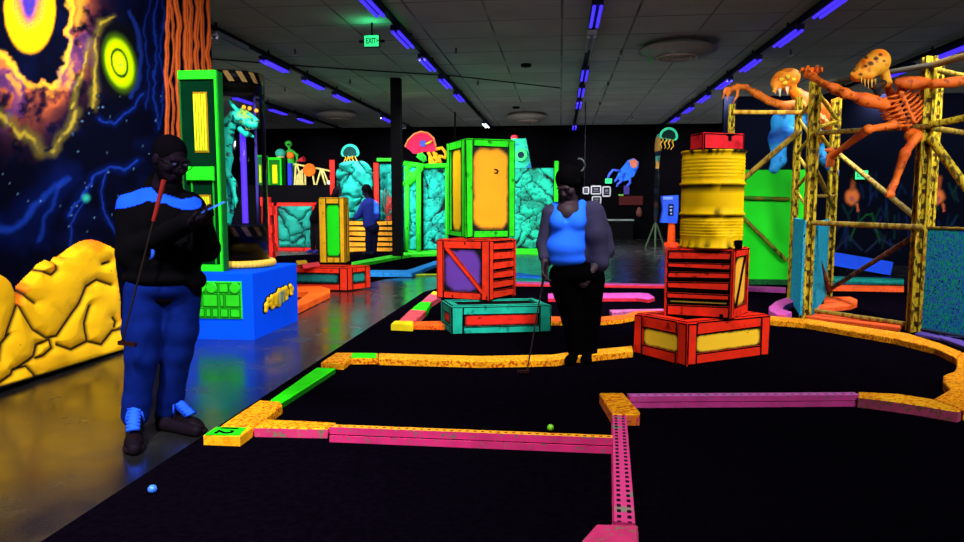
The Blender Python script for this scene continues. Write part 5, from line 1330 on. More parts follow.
xo = xz(671.5, 235, Y)[0]; MB().tube((xo, Y+.02, .12), (xo, Y+.02, zb+.02), .125, .11, 20).build('post', paint((255, 84, 20)), t)
MB().lathe((xo, Y+.02, 0), [(.26, 0), (.26, .1), (.2, .15), (.13, .16)], 20).build('foot', paint((235, 62, 20)), t)
# slender painted board seen edge-on on a tripod stand
Y = 22.4; xo = xz(655, 245, Y)[0]; zt = xz(655, 136, Y)[1]
t = thing('edge_on_board', (xo, Y, 0), 'tall narrow speckled board seen edge-on, on a tripod left of the pay phone', 'board')
def ec(V):
    z = V[:, 2]; s_ = np.floor(z*7); r = np.sin(s_*12.9898)*43758.5453; r = r-np.floor(r); pal = np.array([lin((70, 130, 120)), lin((150, 110, 50)), lin((16, 26, 40)), lin((14, 24, 26)), lin((40, 26, 24)), lin((12, 14, 18))])
    k = np.where(z > zt-1.0, (r*3).astype(int) % 3, 2+(r*4).astype(int)); return pal[np.clip(k, 0, 5)]
V, q = sdf([cap((xo, Y, .75), (xo+.02, Y, zt-.1), .05, .06), ell((xo+.02, Y, zt-.35), (.085, .4, .42)), ell((xo+.01, Y, 2.0), (.06, .4, .5)), cap((xo-.0, Y, 1.0), (xo, Y, 1.9), .06)], .03, .05); np_mesh('board', V, q, vcol(), t, ec(V))
b = MB()
for a in (0, 2.1, 4.2): b.tube((xo, Y, .85), (xo+.34*math.cos(a+.4), Y+.34*math.sin(a+.4), .0), .03, .025)
b.tube((xo, Y, .3), (xo, Y, .9), .03); b.build('tripod', osb((60, 84, 60), (70, 66, 50), .5), t)
# ================================================================== SCAFFOLD
SPK = speck((196, 170, 34), (84, 66, 20), (150, 92, 26), 30); SPK2 = speck((160, 134, 44), (104, 80, 34), (134, 92, 36), 22); BRN = speck((110, 64, 44), (60, 34, 30), (150, 100, 50), 9)
f1 = G(805, 318.5, CZ); r1 = G(827, 299.5, CZ); l1 = G(790.5, 303.5, CZ); f2 = G(913, 331.5, CZ); r2 = Vector((f2.x+.48, f2.y+1.6, CZ))
r2 = Vector((D(931, 200, 9.6).x, 9.6, CZ)); k1 = Vector((D(731.5, 120, 10.4).x, 10.4, CZ))
t = thing('scaffold', (f1.x, f1.y, CZ), 'yellow speckled scaffold of posts, pipes and stippled panels at the right, climbed by two creatures', 'scaffold')
def leg(p, top, w):
    b = MB(); h = top-CZ
    b.box((p.x, p.y, CZ+h/2), (w*.5, w*.5, h), .25)
    for sx, sy in ((-1, -1), (1, -1), (1, 1), (-1, 1)): b.box((p.x+sx*w*.36, p.y+sy*w*.36, CZ+h/2), (w*.28, w*.28, h), .0)
    for k in range(int(h/.16)): b.box((p.x, p.y-w*.36, CZ+.1+.16*k), (w*.5, w*.2, .035), m=1)
    return b.build('leg', [SPK, paint((60, 40, 10))], t)
leg(f1, D(805, 81, f1.y).z, .11); leg(r1, D(827, 99, r1.y).z, .11); leg(l1, D(790, 97, l1.y).z, .08)
leg(f2, D(915, 57, f2.y).z, .115); leg(r2, D(929, 60, r2.y).z, .09); leg(k1, D(731.5, 104, k1.y).z, .075)
def bar(a, b, r, m=SPK2): return MB().tube(a, b, r, None, 10).build('pipe', m, t)
at = lambda p, x, y: D(x, y, p.y-.09)
def on(p, y, dy=-.1): return Vector((p.x, p.y+dy, D(p.x*F/p.y, y, p.y).z))
def z_at(p, y): return D(800, y, p.y).z
def PT(p, y, off=(0, 0)): return Vector((p.x+off[0], p.y+off[1], z_at(p, y)))
fr = (0, -.1)
bar(PT(f1, 222.5, fr), PT(f2, 226.7, fr), .032); bar(PT(f1, 86, fr), PT(f2, 69, fr), .03, paint((92, 86, 72))); bar(PT(f1, 134, fr), PT(f2, 128.5, fr), .028)
bar(PT(f1, 310, (0, .1)), PT(f2, 324, (0, .1)), .028, SPK2)
e = G(1000, 354, CZ); E = Vector((f2.x+.75, f2.y-.85, 0))
bar(PT(f2, 127.5, fr), D(1010, 109, 7.55), .038, SPK); bar(PT(f2, 128, (.08, .1)), D(1010, 140, 9.0), .032, SPK2)
bar(PT(f2, 69, fr), D(1010, 43, 7.4), .036, paint((130, 104, 60))); bar(PT(f2, 70, (.08, .1)), D(1010, 86, 9.0), .03, SPK2)
bar(PT(f2, 139, fr), D(1000, 233, 7.6), .045, SPK)
bar(PT(r1, 153, fr), PT(f2, 217, (0, .1)), .032, SPK2); bar(PT(r1, 288, fr), PT(f2, 236, (0, .1)), .03, BRN)
bar(PT(f1, 238, (.05, .1)), PT(r1, 290, fr), .035, BRN); bar(PT(f1, 165, (.05, .1)), PT(r1, 208, fr), .032, SPK2)
bar(PT(l1, 113.5, fr), PT(k1, 112, fr), .03, speck((225, 180, 60), (170, 110, 30), (200, 150, 50), 8)); bar(PT(l1, 131, fr), D(740, 182, k1.y), .038, SPK2)
bar(PT(f1, 196, (.05, .1)), PT(r1, 196, fr), .022, SPK2)
b = MB()
zz_ = [PT(l1, y, (0, 0)) if i % 2 else PT(f1, y, (0, .08)) for i, y in enumerate((100, 118, 136, 154, 172, 190, 208))]
for a_, b_ in zip(zz_[:-1], zz_[1:]): b.tube(a_, b_, .02)
zz_ = [PT(r1, y, (0, -.08)) if i % 2 else PT(f1, y, (0.04, .08)) for i, y in enumerate((90, 122, 128, 156))]
for a_, b_ in zip(zz_[:-1], zz_[1:]): b.tube(a_, b_, .026)
b.build('lattice', SPK, t)
def stip(name, ca, cb, cc, scale, amt=.5):
    m, nt, bs = base_mat(name, .8, .1)
    f1_ = noise_f(nt, scale, amt-.04, amt+.04, 2, stretch=(1, 1, .6)); f2_ = noise_f(nt, scale*1.3, .54, .6, 2, stretch=(1.5, 1.5, .7)); f3_ = noise_f(nt, scale*1.1, .6, .66, 2)
    c = mixc(nt, f1_, lin(ca), lin(cb)); c = mixc(nt, f2_, c, lin(cc)); c = mixc(nt, f3_, c, lin((6, 14, 30)))
    nt.links.new(c, bs.inputs['Base Color']); return m
ST1 = stip('stippled_blue_green', (22, 120, 190), (18, 176, 124), (60, 84, 225), 46); ST2 = stip('stippled_teal', (26, 155, 195), (30, 180, 175), (30, 110, 195), 46)
def sheet(a, b_, z0, z1, mat, th=.025):
    a = Vector((a[0], a[1], 0)); b_ = Vector((b_[0], b_[1], 0)); u = (b_-a).normalized(); L = (b_-a).length
    m = MB(); m.slab([(0, z0), (L, z0), (L, z1), (0, z1)], 0, th, axis=(a, u)); return m.build('stippled_panel', mat, t)
pe = G(1010, 348, CZ); pz = z_at(f2, 226.8)
sheet((f2.x+.05, f2.y-.03), (pe.x, pe.y), .05, pz, ST1)
bar(Vector((f2.x+.05, f2.y-.04, pz)), Vector((pe.x, pe.y-.01, pz)), .014, SPK2); bar(Vector((f2.x+.05, f2.y-.04, .05)), Vector((pe.x, pe.y-.01, .05)), .014, paint((60, 70, 100)))
sheet((l1.x-.02, l1.y-.05), (f1.x-.08, f1.y-.05), .06, z_at(f1, 220), ST2); sheet((f1.x+.09, f1.y-.02), (r1.x-.05, r1.y-.09), .06, z_at(f1, 222), ST2)
# big green sheet behind with its own pipes
Y = 12.6
xa, zt = xz(735, 170, Y); xb, zb = xz(801, 281, Y)
t2 = thing('green_sheet', ((xa+xb)/2, Y, CZ), 'large bright green sheet standing behind the drum stack and scaffold', 'sheet')
MB().slab([(xa, .1), (xb, .1), (xb, zt), (xa, zt)], Y, .06).build('sheet', paint((20, 225, 22), .6, .2, .08, 2), t2)
MB().box(((xa+xb)/2, Y+.02, .05+CZ/2), (xb-xa, .14, .1-CZ)).build('foot_rail', osb((20, 90, 40), (10, 50, 30)), t2)
MB().tube(D(738, 197.6, Y-.05), D(789, 199, Y-.05), .035).build('pipe', osb((60, 120, 30), (120, 110, 20), .5, 8), t2)
MB().tube(D(739, 213.5, Y-.09), D(787, 261, Y-.09), .035).build('pipe', speck((110, 120, 30), (40, 60, 20), (120, 90, 40), 9), t2)
# blue sloping board at the back right
Y = 14.6
P0, P1 = D(829, 258, Y), D(886, 267.5, Y)
t2 = thing('sloped_board', ((P0.x+P1.x)/2, Y, 0), 'bright blue board sloping down behind the scaffold at the right', 'board')
a, b_ = P0, P1; dv = (b_-a).normalized(); th_ = math.atan2(dv.z, dv.x)
m_ = MB(); R_ = Matrix.Rotation(-th_, 3, 'Y')
m_.box((a+b_)/2, ((b_-a).length, .5, .26), rot=R_); m_.build('board', paint((16, 84, 255), .5, .2, .08), t2)
m_ = MB(); m_.box((b_.x-.06, Y+.05, (b_.z-.12)/2), (.14, .4, b_.z-.12)).box((a.x+.2, Y+.05, (a.z-.15)/2), (.14, .4, a.z-.15)); m_.build('stand', black(.7, .1, (8, 12, 20)), t2)
# ================================================================== CREATURE SKELETONS
def bone_col(rgb1, rgb2, rgb3, seed, sc=9, extra=None):
    def f(V):
        n1 = fbm(V[:, 0]*sc+V[:, 1]*3, V[:, 2]*sc, seed); n2 = fbm(V[:, 0]*sc*3, V[:, 2]*sc*3+V[:, 1]*9, seed+5)
        c = np.array(lin(rgb1))*(1-sstep(.45, .7, n1)[:, None])+np.array(lin(rgb2))*sstep(.45, .7, n1)[:, None]
        k = sstep(.58, .7, n2)[:, None]*.8; c = c*(1-k)+np.array(lin(rgb3))*k
        return extra(V, c) if extra else c
    return f
YB = 8.05
t = thing('climbing_skeleton', tuple(D(903, 110, YB)), 'orange creature skeleton with a spotted skull spread between the two scaffold towers', 'skeleton')
J = lambda x, y, dy=0.0: np.array(D(x, y, YB+dy))
pr = []
# rib cage: curved ribs round a breastbone, spine behind
tp, bt = J(895, 92), J(911, 126)
ax_ = (bt-tp); L_ = np.linalg.norm(ax_); ax_ /= L_; sd = np.cross(ax_, np.array([0, 1, 0])); sd /= np.linalg.norm(sd)
if sd[0] < 0: sd = -sd
bk = np.array([0, 1.0, 0])
for k in range(8):
    u = k/7; c = tp+ax_*L_*(.12+.86*u); w = .205*math.sin(math.pi*(.28+.5*u)); dp = .13*math.sin(math.pi*(.3+.45*u))
    for s_ in (-1, 1):
        pts = [c+sd*s_*w*math.sin(a)+bk*(-dp*math.cos(a)+.02)+ax_*(-.05*math.sin(a)+.045*(1-math.cos(a))*.3) for a in np.linspace(.18, 2.9, 8)]
        pr += chain(pts, [.013]*8, .006)
pr += [cap(tp+ax_*.03-bk*.1, bt-ax_*.04-bk*.1, .026, .018, .01)]
pr += chain([J(886, 84, .1), tp+bk*.1, (tp+bt)/2+bk*.13, bt+bk*.1, J(913, 134, .05)], [.035, .04, .045, .04, .035], .02)
pr += [ell(J(914, 136, .03), (.1, .07, .08), rotm(y=.3)), cap(J(884, 103), J(899, 95), .035, .03), cap(J(899, 95), J(903, 83), .03, .04)]
# arm reaching left and over the first tower
sh, el, wr = J(884, 105, -.02), J(845, 93.5, -.12), J(822, 83, .1)
pr += [cap(sh, el, .06, .042), ell((sh*.6+el*.4), (.17, .06, .075), rotm(y=math.atan2(-(el-sh)[2], (el-sh)[0])+math.pi)), ell(el, (.06, .05, .055)), cap(el, wr, .055, .035), ell(el*.6+wr*.4, (.12, .05, .055), rotm(y=.45))]
hd = J(810, 75, .35)
pr += [cap(wr, hd, .035, .045), ell(hd, (.07, .05, .045))]
for k in range(5):
    a0 = hd+np.array([-.05+.03*k, -.02*(k % 2), .01]); kn = a0+np.array([-.05+.02*k, -.05, .05+.015*(k % 2)]); tip = kn+np.array([-.05+.012*k, -.05, -.05])
    pr += chain([a0, kn, tip], [.02, .018, .009], .012)
# arm reaching right
sh2, el2, wr2 = J(899, 82, -.06), J(934, 84, -.22), J(975, 80, -.3)
pr += [cap(sh2, el2, .045, .04), ell(sh2*.55+el2*.45, (.2, .06, .07), rotm(y=.05)), cap(el2, wr2, .05, .035), ell(el2*.5+wr2*.5, (.17, .05, .055), rotm(y=-.1)), cap(wr2, J(988, 78, -.3), .035, .045)]
for k in range(4): pr += chain([J(988, 77+k*1.5, -.3), J(995, 74+k*2.5, -.33), J(1001, 76+k*2.5, -.33)], [.018, .016, .008], .01)
# legs
hp, kn, an = J(905, 123, .02), J(868, 129.5, -.15), J(836, 153, .6)
pr += [cap(hp, kn, .045, .035), ell(kn, (.055, .05, .05)), cap(kn, an, .048, .03), cap(an, J(830, 157, .7), .035, .045), cap(J(832, 150, .7), J(826, 150, .72), .03, .02)]
for k in range(4): pr += chain([J(831, 155, .7), J(827+k*2.2, 162, .66), J(826+k*2.4, 168, .62)], [.02, .016, .007], .01)
hp, kn, an = J(916, 137, -.05), J(905, 153, -.15), J(895, 182, -.12)
pr += [cap(hp, kn, .05, .04), ell(kn, (.05, .05, .06)), cap(kn, an, .05, .032), cap(an, J(891, 190, -.16), .035, .042)]
for k in range(4): pr += chain([J(891, 189, -.16), J(887+k*2.2, 194, -.2), J(886+k*2.4, 197.5, -.2)], [.019, .016, .008], .01)
V, q = sdf(pr, .011, .02)
np_mesh('skeleton_body', V, q, vcol(.6, .25), t, bone_col((226, 104, 22), (196, 76, 12), (96, 34, 8), 4)(V))
# skull
sk = [ell(J(872, 66), (.175, .12, .12), rotm(y=-.35)), ell(J(877.5, 61.5), (.125, .115, .13)), ell(J(860, 74), (.1, .085, .075), rotm(y=-.5)), cap(J(857, 76, -.02), J(852, 74, -.03), .035, .02), ell(J(867, 75, -.04), (.08, .06, .05), rotm(y=.2)),
      cap(J(884, 72, .03), J(888, 84, .06), .05, .045)]
sk += [ell(J(862, 68.5, -.12), (.034, .05, .026), None, .01, '-'), ell(J(871, 62, -.14), (.02, .04, .018), rotm(y=.4), .01, '-')]
def skx(V, c):
    px, py = proj(V)
    for x, y, r in ((860.5, 74.5, 2.6), (865.5, 66, 2.6), (870.5, 63.5, 4), (876, 58.5, 3.4), (880.5, 54.6, 2.8), (866, 57.5, 2.6), (854, 71, 1.8), (884, 61, 1.8)):
        k = sstep(r, r*.6, np.hypot(px-x, (py-y)*1.4))[:, None]*.92; c = c*(1-k)+np.array(lin((60, 22, 6)))*k
    return c
V, q = sdf(sk, .01, .03); sk_o = np_mesh('skull', V, q, vcol(.6, .25), t, bone_col((245, 170, 40), (250, 130, 20), (200, 90, 16), 8, 6, skx)(V))
jw = sdf([cap(J(866, 83, -.02), J(878, 87, 0), .03, .035), cap(J(878, 87, 0), J(885, 82, .04), .035, .03), cap(J(872, 86, 0), J(879, 94, .02), .02, .03)], .01, .02)
np_mesh('jaw', jw[0], jw[1], osb((70, 46, 24), (30, 40, 60), .5, 12), t)
tt = MB()
for x, y, L in ((861, 78, 5), (864.5, 79, 8), (868, 79.5, 9), (871.5, 79.5, 8), (875, 79, 5)): tt.tube(J(x, y, -.08), J(x+.6, y+L, -.08), .014, .003, 8)
tt.build('teeth', paint((240, 180, 70)), t)
# the second creature, farther back and lower, with blue legs
YA = 10.75
J = lambda x, y, dy=0.0: np.array(D(x, y, YA+dy))
t = thing('climbing_skeleton', tuple(J(800, 115)), 'orange and blue fanged creature reaching left behind the first scaffold tower', 'skeleton')
sk = [ell(J(786, 79), (.2, .15, .15), rotm(y=-.3)), ell(J(778, 83, -.05), (.1, .1, .1)), cap(J(776, 87, -.1), J(774.5, 91, -.12), .04, .03), cap(J(790, 88), J(797, 94, .05), .08, .06),
      ell(J(781.5, 79.5, -.15), (.03, .05, .022), None, .01, '-'), ell(J(788, 77, -.15), (.03, .05, .022), None, .01, '-')]
V, q = sdf(sk, .012, .04); np_mesh('skull', V, q, vcol(.6, .25), t, bone_col((248, 150, 30), (240, 120, 16), (130, 60, 10), 14, 5)(V))
e_ = MB()
for x, y in ((781.5, 79.3), (788, 76.6), (793.5, 80), (785, 83)): e_.ball(J(x, y, -.17), .03)
e_.build('eyes', paint((255, 225, 60)), t)
tt = MB()
for x, y, L in ((779.5, 88.5, 8), (787, 87, 8), (775, 89, 5)): tt.tube(J(x, y, -.12), J(x+.4, y+L, -.13), .028, .005, 8)
tt.build('fangs', paint((235, 225, 190)), t)
pr = chain([J(797, 94, .1), J(805, 103, .1), J(818, 108, .1), J(826, 116, .12), J(828, 128, .1)], [.09, .14, .14, .12, .1], .05)
for k in range(6):
    a0 = J(804+4*k, 103+2.6*k, -.04); pr += chain([a0, a0+np.array([.03, -.07, -.1]), a0+np.array([.08, -.04, -.2])], [.02, .02, .014], .01)
pr += [*chain([J(798, 105), J(784, 106, -.05), J(769, 101, -.1)], [.08, .065, .05]), *chain([J(769, 101, -.1), J(757, 94, -.14), J(746, 87, -.2)], [.055, .055, .035]), *chain([J(746, 87, -.2), J(737, 87, -.22), J(731, 89.5, -.24)], [.035, .045, .04])]
for a, b_, c in (((732, 89), (725, 92), (722.5, 99)), ((732, 90), (728, 95), (727, 100)), ((738, 88), (737.5, 96), (733, 103)), ((733, 88), (726, 88.5), (723, 92))): pr += chain([J(*a, -.23), J(*b_, -.25), J(*c, -.26)], [.024, .02, .009], .012)
pr += [*chain([J(826, 112, .1), J(833, 108, .25), J(838, 100, .3)], [.07, .05, .045]), *chain([J(820, 120), J(815, 130, -.1), J(822, 140, -.1)], [.07, .06, .05])]
V, q = sdf(pr, .013, .03); np_mesh('skeleton_body', V, q, vcol(.6, .25), t, bone_col((215, 110, 24), (180, 84, 20), (90, 36, 10), 24)(V))
pr = [ell(J(785, 122, .1), (.2, .17, .17), rotm(y=.3)), ell(J(792, 133, .0), (.14, .12, .12)), *chain([J(785, 122, .1), J(778, 138, .12), J(779, 160, .14), J(774, 169, .1)], [.15, .13, .1, .07]), cap(J(798, 120, .1), J(815, 124, .1), .12, .1)]
pr += chain([J(815, 124, .1), J(817, 143, .05), J(824, 160, .0), J(834, 172, .0), J(836, 181, .0)], [.11, .08, .06, .06, .03])
V, q = sdf(pr, .016, .05); np_mesh('legs', V, q, vcol(.6, .2), t, bone_col((40, 150, 220), (30, 90, 190), (14, 40, 110), 31, 5)(V))
# ================================================================== PEOPLE
def nrm(v): v = np.array(v, float); return v/np.linalg.norm(v)
def axes(fwd, up=(0, 0, 1)):
    f = nrm(fwd); s_ = nrm(np.cross(f, up)); u = np.cross(s_, f); return np.stack([s_, f, u], 1)      # columns: side, forward, up
def head(c, fwd, up=(0, 0, 1), k=1.0):
    R = axes(fwd, up); P = lambda s_, f, u: np.array(c)+R @ (np.array([s_, f, u])*k); r = lambda *a: tuple(v*k for v in a)
    pr = [ell(P(0, -.012, .03), r(.077, .097, .095), R), ell(P(0, .02, -.03), r(.068, .078, .085), R), ell(P(0, .04, -.085), r(.048, .05, .04), R, .03*k),
          cap(P(0, .088, .018), P(0, .113, -.022), .011*k, .016*k, .012*k), cap(P(-.014, .1, -.03), P(.014, .1, -.03), .011*k, .011*k, .01*k),
          cap(P(-.045, .085, .03), P(.045, .085, .03), .013*k, .013*k, .015*k), cap(P(-.02, .093, -.06), P(.02, .093, -.06), .009*k, .009*k, .008*k), cap(P(-.018, .09, -.074), P(.018, .09, -.074), .009*k, .009*k, .008*k),
          ell(P(.045, .06, -.02), r(.026, .03, .026), R, .02*k), ell(P(-.045, .06, -.02), r(.026, .03, .026), R, .02*k)]
    for s_ in (-1, 1):
        pr += [ell(P(s_*.078, -.01, -.005), r(.014, .024, .034), R, .008*k), ell(P(s_*.032, .098, .008), r(.018, .016, .011), R, .01*k, '-')]
    return pr, P, R
def hand(wr, d, nrm_, side, curl, k=1.0, sp=.2):
    """wrist, finger direction, palm side normal, thumb side, curl"""
    d = nrm(d); n_ = nrm(np.array(nrm_)-d*np.dot(d, nrm_)); s_ = np.cross(d, n_)*side; w = np.array(wr, float); pr = []
    P = lambda a, b_, c: w+(d*a+s_*b_+n_*c)*k
    pr += [cap(P(.0, 0, 0), P(.03, 0, 0), .026*k, .028*k, .02*k)]
    for b_ in (-.028, -.009, .01, .028): pr += [cap(P(.02, b_*.6, 0), P(.085, b_, 0), .017*k, .013*k, .014*k)]
    for i, (b_, L) in enumerate(((-.029, .062), (-.0095, .076), (.0105, .082), (.029, .074))):
        p = P(.085, b_, 0); dd = nrm(d+s_*(b_*sp*5)); c = 0
        rr = [.0105, .0098, .009, .0075]
        for j, fr_ in enumerate((.45, .3, .25)):
            c += curl*(.8, 1.0, .8)[j]; v = dd*math.cos(c)+n_*math.sin(c); e = p+v*L*fr_*k; pr += [cap(p, e, rr[j]*k, rr[j+1]*k, .006*k)]; p = e
    p0 = P(.022, .026, .006); p1 = P(.052, .052, .016); p2 = P(.078, .056, .03+.01*curl); p3 = P(.1, .05, .042+.01*curl)
    pr += [cap(p0, p1, .015*k, .013*k, .012*k), cap(p1, p2, .0125*k, .011*k, .006*k), cap(p2, p3, .011*k, .0085*k, .006*k)]
    return pr
SKIN = paint((19, 12, 21), .6, .2, .15); SKIN2 = paint((50, 33, 40), .6, .2, .15)
# ---------------------------------------------------------------- the man with the phone
Y0 = 3.98
J = lambda x, y, dy=0.0: np.array(D(x, y, Y0+dy))
root = thing('person', (J(152, 300)[0], Y0, 0), 'person in a black jacket with a blue chest stripe, looking at a phone', 'person')
hc = J(170, 160, -.02); fw = (.86, -.42, -.42)
hp_, HP, HR = head(hc, fw, (.1, 0, 1), 1.08)
bp = hp_ + [cap(J(163, 188), hc+np.array([-.02, .02, -.05]), .068, .062, .03)]
bp += [ell(J(160, 225), (.17, .13, .2)), ell(J(162, 262), (.18, .15, .15)), cap(J(134, 206, .02), J(188, 207, .06), .06, .06), ell(J(162, 290), (.16, .13, .1))]
sL, eL, wL = J(131, 208, -.02), J(131, 254, -.08), J(191, 223, -.34)
sR, eR, wR = J(192, 209, .08), J(206, 248, .0), J(203, 221, -.22)
bp += chain([sL, eL, wL], [.05, .042, .03]) + chain([sR, eR, wR], [.05, .042, .03])
ph = J(213, 208.5, -.36)
bp += hand(wL, nrm(ph-wL+np.array([0, 0, -.03])), (0.2, -.3, 1), 1, .35) + hand(wR, nrm(ph-wR+np.array([0.02, 0, -.02])), (-.2, -.6, .8), -1, .55)
legs = ([J(148, 292, -.03), J(143, 352, -.07), J(135, 416, -.06)], [J(180, 290, .06), J(177, 350, .06), J(169, 412, .12)])
for l in legs: bp += chain(l, [.09, .06, .045])
fl0, fl1 = G(134.5, 432, .04), G(134, 449, .035); fr0, fr1 = G(166, 424, .04), G(196, 431, .035)
bp += [cap(legs[0][2], fl0, .045, .04), cap(fl0, fl1, .04, .035), cap(legs[1][2], fr0, .045, .04), cap(fr0, fr1, .04, .035)]
V, q = sdf(bp, .0075, .025); np_mesh('body', V, q, SKIN, root)
# eyes, glasses, beard and cropped hair
e_ = MB()
for s_ in (-1, 1): e_.ball(HP(s_*.032, .086, .008), .0125)
e_.build('eyes', paint((70, 70, 110), .2, .5), root)
gm = MB()
for s_ in (-1, 1):
    gm.path([Vector(HP(s_*.034+.026*math.cos(a), .112-.012*abs(math.cos(a))*0, .008+.02*math.sin(a))) for a in np.linspace(0, 2*math.pi, 15)], .0028, 6); gm.path([HP(s_*.06, .108, .012), HP(s_*.08, .05, .012), HP(s_*.082, -.01, .01)], .003, 6)
gm.path([HP(-.009, .114, .012), HP(.009, .114, .012)], .003, 6); gm.build('glasses', black(.3, .5, (16, 14, 22)), root)
V, q = sdf([ell(HP(0, -.018, .04), (.084*1.08, .1*1.08, .094*1.08), HR), ell(HP(0, .07, -.02), (.075, .09, .1), HR, .01, '-')], .0075, .01); np_mesh('hair', V, q, black(.8, .05, (9, 6, 11)), root)
V, q = sdf([ell(HP(0, .03, -.085), (.062, .062, .055), HR), cap(HP(-.066, .01, -.05), HP(-.045, .05, -.09), .02, .02), cap(HP(.066, .01, -.05), HP(.045, .05, -.09), .02, .02), ell(HP(0, .1, -.062), (.03, .03, .016), HR, .01, '-')], .0075, .02); np_mesh('beard', V, q, black(.9, .05, (7, 5, 8)), root)
# jacket
jp = [ell(J(159, 222, .02), (.215, .165, .2)), ell(J(163, 258, .01), (.232, .2, .17)), ell(J(164, 276, .01), (.228, .19, .08)), cap(J(136, 204, .02), J(187, 205, .06), .088, .085), ell(J(161, 196, .02), (.13, .1, .07)), cap(J(158, 186, .03), J(170, 187, .0), .075, .07)]
jp += chain([sL, eL, sL*.05+wL*.95], [.088, .08, .055]) + chain([sR, eR, sR*.05+wR*.95], [.085, .078, .052])
jp += [cap(J(132, 278), J(196, 280), .06, .06, .03), ell(J(164, 292, .01), (.3, .3, .045), None, .012, '-')]
st = [(115, 209), (118, 195.5), (132, 192), (141, 188), (151, 187.5), (158, 194), (166, 194.5), (182, 199.5), (194, 197), (201, 199), (202, 205), (198, 208.5), (186, 210), (176, 207.5), (166, 203.5), (156, 202), (147, 200.5), (138, 204.5), (128, 207.5)]
def jcol(V):
    px, py = proj(V); n_ = fbm(px/3, py/3, 5)
    m = inpoly(px+.0, py+1.2*(n_-.5), st)
    c = np.tile(np.array(lin((4, 3, 5))), (len(V), 1)); c[m] = lin((22, 74, 245)); return c
V, q = sdf(jp, .0075, .03); jk = np_mesh('jacket', V, q, vcol(.95, .03), root, jcol(V)); jk['label'] = 'black jacket with a wide blue chest stripe'
MB().path([J(148, 246, -.22)+np.array([.036*math.sin(a), -.012*math.sin(a), .045*math.cos(a)-.03]) for a in np.linspace(.2, 2.9, 9)], [.005, .008, .01, .011, .012, .011, .01, .008, .005]).build('key_loop', paint((40, 90, 230)), root)
# jeans
tp_ = [ell(J(163, 286, .01), (.2, .165, .1))]
tp_ += chain([J(146, 292, -.03), J(142, 330, -.06), J(142, 356, -.07), J(137, 400, -.06), J(135.5, 414, -.06)], [.125, .108, .092, .078, .082], .03)
tp_ += chain([J(181, 290, .06), J(180, 330, .06), J(177, 352, .06), J(171, 395, .1), J(169, 409, .12)], [.12, .105, .09, .076, .08], .03)
V, q = sdf(tp_, .009, .03); np_mesh('jeans', V, q, paint((7, 26, 98), .9, .03, .3, 14), root)
# sneakers
def shoe(h, t_, an, rgb, nm='sneaker'):
    h = np.array(h); t_ = np.array(t_); an = np.array(an); d = nrm([t_[0]-h[0], t_[1]-h[1], 0]); sd_ = np.array([d[1], -d[0], 0]); h[2] = t_[2] = 0; R = np.stack([sd_, d, np.array([0, 0, 1.0])], 1)
    L = np.linalg.norm((t_-h)[:2])
    P = lambda s_, f, u: h+sd_*s_+d*f+np.array([0, 0, u])
    up = [ell(P(0, .01, .055), (.044, .06, .05), R), ell(P(0, L-.05, .04), (.047, .07, .036), R), cap(P(0, .02, .07), P(0, L-.07, .05), .045, .042), cap(P(0, .015, .08), np.array([an[0], an[1], max(.17, an[2]*.75)]), .05, .052), ell(P(0, L/2, -.095), (.3, .4, .1), R, .002, '-')]
    V, q = sdf(up, .007, .03)
    s_ = np_mesh(nm, V, q, paint(rgb, .5, .3), root)
    V, q = sdf([ell(P(0, .01, .016), (.05, .065, .026), R), ell(P(0, L-.045, .016), (.058, .085, .024), R), cap(P(0, .02, .014), P(0, L-.06, .014), .046, .05), ell(P(0, L/2, -.1), (.4, .5, .1), R, .001, '-'), ell(P(0, L/2, .13), (.4, .5, .1), R, .004, '-')], .007, .02)
    np_mesh('sole', V, q, paint((24, 16, 20), .7, .05), s_)
    lc = MB(); n_ = 6
    top = np.array([an[0], an[1], max(.17, an[2]*.75)])+d*.055
    p0 = P(0, L-.1, .092)
    for k in range(n_+1):
        c = p0*(1-k/n_)+top*(k/n_); c = c+np.array([0, 0, .02])+d*.014
        w_ = .034; lc.path([c-sd_*w_, c+d*.01+np.array([0, 0, .008]), c+sd_*w_], .011, 6)
        if k < n_:
            c2 = p0*(1-(k+1)/n_)+top*((k+1)/n_)+np.array([0, 0, .02])+d*.014; lc.path([c-sd_*w_, (c+c2)/2+d*.01+np.array([0, 0, .01]), c2+sd_*w_], .011, 6)
    for s2 in (-1, 1): lc.path([top+d*.02, top+sd_*s2*.04+d*.045+np.array([0, 0, .0]), top+sd_*s2*.05+d*.05-np.array([0, 0, .05])], .006, 6)
    lc.path([p0+np.array([0, 0, .01]), (p0+top)/2+np.array([0, 0, .012])+d*.008, top+d*.008], .032, 8)
    lc.build('laces', paint((34, 88, 250), .8, .05), s_)
shoe(G(134.8, 431, 0), G(133.8, 453, 0), legs[0][2], (17, 8, 14)); shoe(G(163, 425, 0), G(201, 433.5, 0), legs[1][2], (16, 8, 14))
